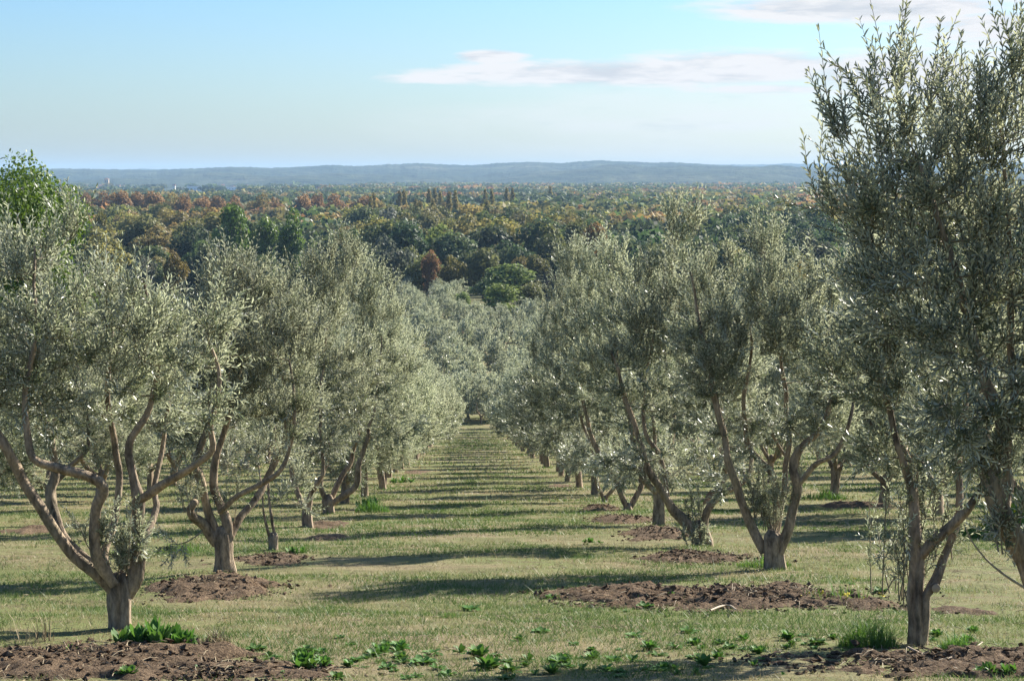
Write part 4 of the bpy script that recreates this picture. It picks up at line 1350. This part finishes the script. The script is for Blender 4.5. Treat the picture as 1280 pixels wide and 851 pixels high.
tubes_batch(g, np.stack([p0, p0 + dv * .5 + np.array([0, 0, .008]), p0 + dv], 1), np.broadcast_to(np.array([.0026, .0026, .0014]), (n, 3)), 3)
tag(link('straw_litter', g.mesh('straw_litter', M_STRAW)), 'dry stalks and prunings littering the dug soil and grass', 'litter', kind='stuff')

# ------------------------------------------------------------------ mown grass
def soil_mask(x, y):
    m = np.zeros_like(x)
    for cx, cy, rx, ry, V in mounds:
        q = ((x - cx) / rx) ** 2 + ((y - cy) / ry) ** 2
        m = np.maximum(m, np.clip(1.15 - q, 0, 1))
    return m


def grass_band(g, y0, y1, dens, hgt, wid):
    area = .5 * ((.25 * y0 + 1) * 2 + (.25 * y1 + 1) * 2) * (y1 - y0)
    n = int(area * dens)
    y = np.sqrt(rng.uniform(y0 ** 2, y1 ** 2, n))
    x = np.array([azx(640, q) for q in (y0, y1)]); x = np.interp(y, [y0, y1], x) + rng.uniform(-1, 1, n) * (.25 * y + 1)
    # tufts
    x = x + rng.normal(0, .02, n); y = y + rng.normal(0, .02, n)
    p = .55 * fbm(x * .35, y * .35, 0, 3, 2) + .45 * fbm(x * 2.2, y * 2.2, 0, 13, 2)
    keep = rng.random(n) < np.clip(.12 + 3.4 * (p - .37), .05, 1) * (1 - .9 * np.clip(soil_mask(x, y) * 2.2 + (fbm(x * 2, y * 2, 0, 41, 2) - .5) * 1.5, 0, 1) * (soil_mask(x, y) > 0))
    x, y, p = x[keep], y[keep], p[keep]; n = len(x)
    z = ground_z(x, y)
    a = rng.uniform(0, 6.28, n); h = hgt * rng.uniform(.4, 1.35, n) * (1 + 1.3 * (rng.random(n) < .02)); w = wid * rng.uniform(.6, 1.3, n)
    u = np.stack([np.cos(a), np.sin(a), np.zeros(n)], -1) * w[:, None]
    b = rng.uniform(0, 6.28, n); lean = h * rng.uniform(.2, 1.3, n)
    B = np.stack([x, y, z - .004], -1)
    tip = B + np.stack([np.cos(b) * lean, np.sin(b) * lean, h], -1)
    V = np.stack([B - u, B + u, tip], 1).reshape(-1, 3)
    gr = np.clip((p - .465) * 6.0 + rng.normal(0, .24, n) + .36, 0, 1)
    g.add(V, None, np.arange(3 * n).reshape(n, 3), np.repeat(gr, 3))


g = Geo()
grass_band(g, 12.5, 20, 1500, .042, .0032)
grass_band(g, 20, 30, 800, .045, .0042)
grass_band(g, 30, 48, 330, .05, .007)
grass_band(g, 48, 80, 110, .06, .012)
grass_band(g, 80, 200, 22, .08, .03)
tag(link('mown_grass', g.mesh('mown_grass', M_GRASS)), 'short half-dry mown grass covering the orchard floor', 'grass', kind='stuff')


# ------------------------------------------------------------------ weeds
def ground_at(px, py):
    lo_, hi_ = 8.0, 220.0
    for _ in range(50):
        m = (lo_ + hi_) / 2; p = at(px, py, m)
        if p[2] > gz(p[0], m): lo_ = m
        else: hi_ = m
    p = at(px, py, lo_); p[2] = gz(p[0], lo_)
    return p


def rosette(nl, rad, hgt, seed, upright=.5):
    """a broad-leaved weed: strap leaves with a rib, rising and arching from the middle"""
    r = np.random.default_rng(seed); g = Geo()
    for i in range(nl):
        a = r.uniform(0, 6.28); L = rad * r.uniform(.6, 1.15); el = r.uniform(.2, 1.25) * upright + .15
        W = L * r.uniform(.17, .27); K = 6
        t = np.linspace(0, 1, K)
        hx = L * (np.sin(t * 1.2)) * math.cos(el * .9); hz = hgt * (t * math.sin(el) * 1.6 - .75 * t ** 2 * (1 - el * .5))
        wv = W * np.sin(np.clip(t * .9 + .12, 0, 1) * math.pi) ** .7 * np.array([.35, .8, 1, 1, .8, .1]) * (1 + r.normal(0, .12, K))
        c, s = math.cos(a), math.sin(a)
        off = r.normal(0, rad * .10, 2)
        mid = np.stack([c * hx + off[0], s * hx + off[1], hz + .005], -1)
        sd = np.array([-s, c, 0.0])
        lf = mid + sd * wv[:, None] + np.array([0, 0, 1]) * wv[:, None] * .35
        rt = mid - sd * wv[:, None] + np.array([0, 0, 1]) * wv[:, None] * .35
        V = np.stack([lf, mid, rt], 1).reshape(-1, 3)
        Q = []
        for k in range(K - 1):
            b = 3 * k
            Q += [[b, b + 3, b + 4, b + 1], [b + 1, b + 4, b + 5, b + 2]]
        g.add(V, np.array(Q)[:, ::-1], None, np.clip(r.uniform(.1, .9), 0, 1))
    return g.mesh('weed', M_WEED, True)


weed_protos = [rosette(20, .10, .06, 1), rosette(28, .13, .075, 2), rosette(16, .08, .055, 3, .7), rosette(32, .12, .09, 4, .8)]


def big_weed(px, py, wpx, hpx, n, label, seed):
    p = ground_at(px, py); s = FPX / p[1]
    r = np.random.default_rng(seed)
    root = empty('leafy_weed', p, label, 'weed')
    W = wpx / s / 2; H = hpx / s
    for i in range(n):
        a = r.uniform(0, 6.28); q = W * math.sqrt(r.random()) * .8
        m = rosette(int(r.integers(14, 22)), W * .40, H * (1.0 - .6 * q / W), seed * 31 + i, .72)
        o = link('leaf_rosette', m, root, (q * math.cos(a), q * math.sin(a) * .7, gz(p[0] + q * math.cos(a), p[1] + q * math.sin(a) * .7) - p[2] + .02))
        o.rotation_euler = (0, 0, r.uniform(0, 6.28))
    return root


big_weed(190, 815, 108, 46, 26, 'lush bright green leafy weed at the foot of the spreading olive', 11)
big_weed(93, 826, 46, 24, 5, 'low dark green weed on the soil beside the straw-coloured stalks', 12)
big_weed(372, 838, 90, 26, 9, 'wide patch-forming green weed on the near edge of the dug soil', 13)
big_weed(368, 694, 34, 16, 5, 'bright green weed beside the pollarded olive stump', 14)
big_weed(1245, 845, 60, 22, 6, 'green weed clump in the corner of the ground beside the fallen bough', 15)
for px, py, w, h, lab, sd in ((738, 680, 30, 8, 'faint green weed on the alley edge by the third olive', 16), (462, 636, 46, 18, 'pale grey-green weed patch spilling onto the alley by the stout-trunked olive', 17),
                              (502, 604, 40, 11, 'whitish green weed patch along the far edge of the alley', 18)):
    big_weed(px, py, w, h, 5, lab, sd)

small = [(290, 838), (320, 812), (336, 820), (420, 848), (438, 806), (446, 826), (468, 818), (500, 812), (505, 828), (528, 830), (575, 816), (598, 822), (560, 844), (700, 830), (728, 836), (742, 822), (758, 838), (776, 846),
         (790, 826), (812, 812), (824, 820), (830, 838), (846, 842), (880, 832), (900, 804), (912, 810), (930, 800), (868, 806), (792, 796), (718, 806), (650, 800), (985, 800), (1005, 795), (1022, 805), (955, 812), (840, 746),
         (784, 764), (806, 760), (1195, 806), (1216, 790), (1180, 812), (588, 762), (640, 848), (610, 836), (540, 818), (484, 836), (660, 826), (690, 842), (860, 790), (1100, 740), (1005, 742), (955, 700), (1064, 730), (676, 790), (250, 838), (160, 846), (520, 846)]
for cx_, cy_, sx_, sy_, n_ in ((430, 822, 55, 14, 16), (520, 826, 40, 12, 12), (760, 826, 60, 13, 16), (880, 818, 50, 14, 14), (1000, 802, 40, 8, 8), (620, 832, 60, 10, 8), (1210, 800, 30, 8, 6), (830, 748, 40, 6, 6)):
    for _ in range(n_):
        small.append((float(np.clip(cx_ + r2.normal(0, sx_), 5, 1275)), float(min(849, cy_ + r2.normal(0, sy_)))))
for i, (px, py) in enumerate(small):
    p = ground_at(px, py)
    o = link('small_weed', weed_protos[i % 4], None, p - np.array([0, 0, .003]))
    s = r2.uniform(.5, 1.05) if i < 59 else r2.uniform(.3, .8); o.scale = (s, s, s * r2.uniform(.8, 1.2)); o.rotation_euler = (0, 0, r2.uniform(0, 6.28))
    tag(o, 'small broad-leaved green weed dotting the mown grass in front', 'weed', 'small green weeds in the mown grass')


def tuft(px, py, wpx, hpx, n, label, mat, name='grass_tuft', flowers=0, seed=1, bend=1.1, wid=.003):
    p = ground_at(px, py); s = FPX / p[1]; r = np.random.default_rng(seed)
    W, H = wpx / s / 2, hpx / s
    root = empty(name, p, label, 'plant') if flowers else None
    a = r.uniform(0, 6.28, n); q = W * np.sqrt(r.random(n))
    x, y = q * np.cos(a), q * np.sin(a) * .8
    z = ground_z(p[0] + x, p[1] + y) - p[2] - .01
    h = H * r.uniform(.25, 1.15, n) * (1.15 - .8 * (q / W) ** 1.5); b = r.uniform(0, 6.28, n); lean = h * r.uniform(.05, bend, n)
    g = Geo(); u = np.stack([np.cos(b + 1.6), np.sin(b + 1.6), 0 * b], -1) * wid
    B = np.stack([x, y, z], -1); ln = np.stack([np.cos(b) * lean, np.sin(b) * lean, 0 * b], -1)
    M = B + ln * .35 + np.stack([0 * h, 0 * h, h * .6], -1); T = B + ln + np.stack([0 * h, 0 * h, h], -1)
    V = np.stack([B - u, B + u, M + u * .8, M - u * .8, T], 1).reshape(-1, 3)
    o = (np.arange(n) * 5)[:, None]
    g.add(V, o + np.array([0, 1, 2, 3]), o + np.array([3, 2, 4]), np.repeat(np.clip(r.normal(.7, .25, n), 0, 1), 5))
    if not flowers:
        return tag(link(name, g.mesh(name, mat), None, p), label, 'plant')
    link('blades', g.mesh('blades', mat), root)
    if flowers:
        k = r.choice(n, flowers, replace=False); g = Geo()
        cards(g, np.repeat(T[k], 4, 0) + r.normal(0, .012, (flowers * 4, 3)), .012 * max(1, p[1] / 20), np.full(flowers * 4, .5), None, None, 1.0)
        link('flowers', g.mesh('flowers', M_YELLOW), root)
    return root


tuft(1085, 806, 78, 40, 900, 'tall bright grass tuft by the soil in front of the slender olive', M_WEED, seed=1)
tuft(1198, 812, 52, 26, 400, 'low green grass tuft on the far side of the slender trunk', M_WEED, seed=2)
tuft(1055, 752, 110, 32, 260, 'thin green flower stalks with yellow specks over the dug soil', M_WEED, 'flowering_weed', 14, 3)
tuft(225, 690, 60, 24, 260, 'grey-green grass tuft between the spreading olive and its neighbour', M_WEED, seed=4)
tuft(1262, 668, 70, 62, 900, 'tall yellow-flowered green weed behind the leaning olive limb', M_WEED, 'flowering_weed', 60, 5, wid=.008)
tuft(1215, 672, 50, 26, 300, 'dark grey-green bushy weed at the foot of the yellow-flowered one', M_WEED, 'bushy_weed', 0, 6, wid=.008)
tuft(55, 800, 24, 52, 34, 'straw-yellow feathery dead plant on the soil by the frame edge', M_STRAW, 'dry_plant', 0, 7, .35, .003)
tuft(28, 806, 30, 60, 9, 'sparse dry brown stalks leaning at the frame edge', M_STRAW, 'dry_stalks', 0, 8, .6, .003)
tuft(270, 806, 40, 26, 240, 'brown withered grass clump on the soil near the fluted-trunked olive', M_STRAW, 'dry_tuft', 0, 9, .8)
tuft(465, 640, 44, 20, 300, 'green grass fringe at the pale weed patch along the alley', M_WEED, seed=10, wid=.008)
tuft(1030, 625, 60, 16, 300, 'green grass under the olives of the second row out behind the thicket-forked one', M_WEED, seed=12, wid=.012)
tuft(560, 772, 26, 12, 120, 'single dark green tuft in the shadow on the alley', M_WEED, seed=13)
tuft(955, 708, 70, 16, 420, 'long green grass ringing the olive with dense suckers in its fork', M_WEED, seed=14, wid=.005)

# fallen boughs
g = Geo()
pts = [ground_at(*q) for q in ((1158, 834), (1180, 832), (1200, 829), (1216, 823), (1228, 816))]
for k, p in enumerate(pts): p[2] += .035 + .012 * k
o0 = pts[0].copy()
P, R = smooth_path(np.array(pts) - o0, [.009, .009, .008, .006, .003], .03)
tube(g, P, R, 7, .05, 3, knob=.2)
tag(link('fallen_bough', g.mesh('fallen_bough', M_CUT, True), None, o0), 'pale curved pruned bough lying in front of the slender olive', 'branch')
g = Geo()
pts = [ground_at(*q) for q in ((1135, 816), (1150, 824), (1160, 830))]
for p in pts: p[2] += .045
o0 = pts[0].copy(); P, R = smooth_path(np.array(pts) - o0, [.009, .009, .006], .03); tube(g, P, R, 6)
tag(link('pruned_twig', g.mesh('pruned_twig', M_CUT, True), None, o0), 'short pale stick at the base of the slender trunk', 'branch')
g = Geo()
pts = [ground_at(*q) for q in ((888, 771), (900, 766), (912, 765), (920, 770))]
for k, p in enumerate(pts): p[2] += .06
o0 = pts[0].copy(); P, R = smooth_path(np.array(pts) - o0, [.008, .010, .010, .006], .03); tube(g, P, R, 6)
tag(link('pruned_twig', g.mesh('pruned_twig', M_CUT, True), None, o0), 'small bent bare stick on the wide patch of dug soil', 'branch')
# the long bare shoot that hangs from the leaning olive is one of its parts
g = Geo()
pts = [RXloc(*q) for q in ((1205, 655, 0), (1214, 675, -.05), (1232, 698, -.1), (1255, 718, -.15), (1290, 740, -.2))]
P, R = smooth_path(pts[::-1], [.008, .007, .006, .005, .003], .05); tube(g, P, R, 6)
link('bare_shoot', g.mesh('bare_shoot', M_STRAW, True), RX)

# ------------------------------------------------------------------ light, sky, air
SUN_AZ = math.radians(47.0)      # clockwise from the view along the rows
SUN_EL = math.radians(29.0)
sd = bpy.data.lights.new('sun', 'SUN'); sd.energy = 5.0; sd.angle = math.radians(.53); sd.color = (1.0, .93, .82)
so = bpy.data.objects.new('sun', sd); COL.objects.link(so)
dirv = Vector((math.sin(SUN_AZ) * math.cos(SUN_EL), math.cos(SUN_AZ) * math.cos(SUN_EL), math.sin(SUN_EL)))
so.rotation_euler = dirv.to_track_quat('Z', 'Y').to_euler(); so.location = (40, 30, 60)

w = bpy.data.worlds.new('World'); SC.world = w; w.use_nodes = True
nt = w.node_tree; nt.nodes.clear()
sky = nt.nodes.new('ShaderNodeTexSky'); sky.sky_type = 'NISHITA'; sky.sun_disc = False
sky.sun_elevation = SUN_EL; sky.sun_rotation = SUN_AZ
sky.air_density = 1.0; sky.dust_density = 1.0; sky.ozone_density = 2.0
tc = nt.nodes.new('ShaderNodeTexCoord')
sep = nt.nodes.new('ShaderNodeSeparateXYZ'); nt.links.new(tc.outputs['Generated'], sep.inputs[0])
az = mmath(nt, 'ARCTAN2', sep.outputs['X'], sep.outputs['Y'])
el = mmath(nt, 'ARCSINE', sep.outputs['Z'])
comb = nt.nodes.new('ShaderNodeCombineXYZ')
nt.links.new(mmath(nt, 'MULTIPLY', az, 26.0), comb.inputs[0]); nt.links.new(mmath(nt, 'MULTIPLY', el, 150.0), comb.inputs[1])
cn = noise(nt, comb.outputs[0], 1.0, 7, .62, .25)
comb2 = nt.nodes.new('ShaderNodeCombineXYZ')
nt.links.new(mmath(nt, 'MULTIPLY', az, 8.0), comb2.inputs[0]); nt.links.new(mmath(nt, 'MULTIPLY', el, 60.0), comb2.inputs[1]); comb2.inputs[2].default_value = 3.7
cn2 = noise(nt, comb2.outputs[0], 1.0, 5, .6, .2)


def blob(px, py, rx, ry, k=1.0):
    """soft elliptical weight in sky direction"""
    p = at(px, py, 1000.0) - EYE
    a0 = math.atan2(p[0], p[1]); e0 = math.asin(p[2] / np.linalg.norm(p))
    u = mmath(nt, 'MULTIPLY', mmath(nt, 'SUBTRACT', az, a0), FPX / rx); v = mmath(nt, 'MULTIPLY', mmath(nt, 'SUBTRACT', el, e0), FPX / ry)
    q = mmath(nt, 'ADD', mmath(nt, 'POWER', mmath(nt, 'ABSOLUTE', u), 2.0), mmath(nt, 'POWER', mmath(nt, 'ABSOLUTE', v), 2.0))
    return mmath(nt, 'MULTIPLY', mmath(nt, 'SUBTRACT', 1.0, q, clamp=True), k)


wsum = None
for b in (blob(800, 92, 380, 22, 1.1), blob(930, 82, 210, 26, 1.0), blob(1120, 92, 190, 40, 1.0), blob(1080, 10, 260, 24, 1.15), blob(1250, 30, 180, 26, .9), blob(612, 71, 60, 11, 1.15), blob(560, 98, 130, 10, .85), blob(960, 112, 160, 10, .8), blob(1250, 110, 120, 60, .7), blob(1330, 40, 300, 60, .8)):
    wsum = b if wsum is None else mmath(nt, 'MAXIMUM', wsum, b)
dens = mmath(nt, 'MULTIPLY', mmath(nt, 'SUBTRACT', mmath(nt, 'ADD', mmath(nt, 'MULTIPLY', wsum, .75), mmath(nt, 'MULTIPLY', cn, 1.35)), .84), 2.3, clamp=True)
dens = mmath(nt, 'MULTIPLY', dens, mmath(nt, 'MULTIPLY', wsum, 4.0, clamp=True))
veil = blob(880, 150, 460, 60, .85)
dens2 = mmath(nt, 'MULTIPLY', veil, mmath(nt, 'MULTIPLY', mmath(nt, 'SUBTRACT', cn2, .3), 2.2, clamp=True))
# elsewhere in the sky, out of the frame, scattered cloud of the same kind
high = mmath(nt, 'MULTIPLY', mmath(nt, 'SUBTRACT', el, .10), 12.0, clamp=True)
dens3 = mmath(nt, 'MULTIPLY', high, mmath(nt, 'MULTIPLY', mmath(nt, 'SUBTRACT', cn2, .58), 5.0, clamp=True))
dall = mmath(nt, 'MAXIMUM', mmath(nt, 'MAXIMUM', dens, dens2), dens3)
SKYK = .051
tint = mixc(nt, 1.0, sky.outputs[0], ramp(nt, mmath(nt, 'MULTIPLY', el, 9.0, clamp=True), [(0.0, (.84, .97, 1.10)), (.25, (.74, .93, 1.17)), (.75, (.60, .88, 1.22))]), 'MULTIPLY')
shade = ramp(nt, mmath(nt, 'SUBTRACT', cn, mmath(nt, 'MULTIPLY', wsum, .12)), [(.24, (5.1, 5.4, 5.8)), (.44, (6.9, 6.9, 7.0))])
ccol = mixc(nt, dall, tint, shade)
bg = nt.nodes.new('ShaderNodeBackground'); bg.inputs['Strength'].default_value = SKYK
nt.links.new(ccol, bg.inputs['Color'])
wo = nt.nodes.new('ShaderNodeOutputWorld'); nt.links.new(bg.outputs[0], wo.inputs['Surface'])

# the air of the valley
g = Geo(); boxgeo(g, (0, 8800, 35), (16000, 18400, 132))
m, nt = new_mat('valley_air')
v = nt.nodes.new('ShaderNodeVolumePrincipled')
v.inputs['Color'].default_value = (.47, .72, 1.0, 1); v.inputs['Density'].default_value = 7.5e-5; v.inputs['Anisotropy'].default_value = 0.0
o = nt.nodes.new('ShaderNodeOutputMaterial'); nt.links.new(v.outputs[0], o.inputs['Volume'])
hz = link('haze', g.mesh('haze', m)); tag(hz, 'thin blue autumn haze lying over the valley', 'haze', kind='stuff')

# ------------------------------------------------------------------ render settings
SC.view_settings.view_transform = 'Standard'; SC.view_settings.look = 'None'
SC.view_settings.exposure = 1.42; SC.view_settings.gamma = 1.0; SC.view_settings.use_curve_mapping = False
cy = SC.cycles
cy.max_bounces = 6; cy.diffuse_bounces = 3; cy.glossy_bounces = 2; cy.transmission_bounces = 3; cy.volume_bounces = 0; cy.transparent_max_bounces = 4
cy.use_adaptive_sampling = False
cy.use_denoising = True
cy.denoiser = 'OPENIMAGEDENOISE'
cy.denoising_input_passes = 'RGB_ALBEDO_NORMAL'
cy.denoising_prefilter = 'ACCURATE'
cy.sample_clamp_indirect = 4.0; cy.sample_clamp_direct = 2.2
SC.render.use_persistent_data = False
print('objects', len(bpy.data.objects))
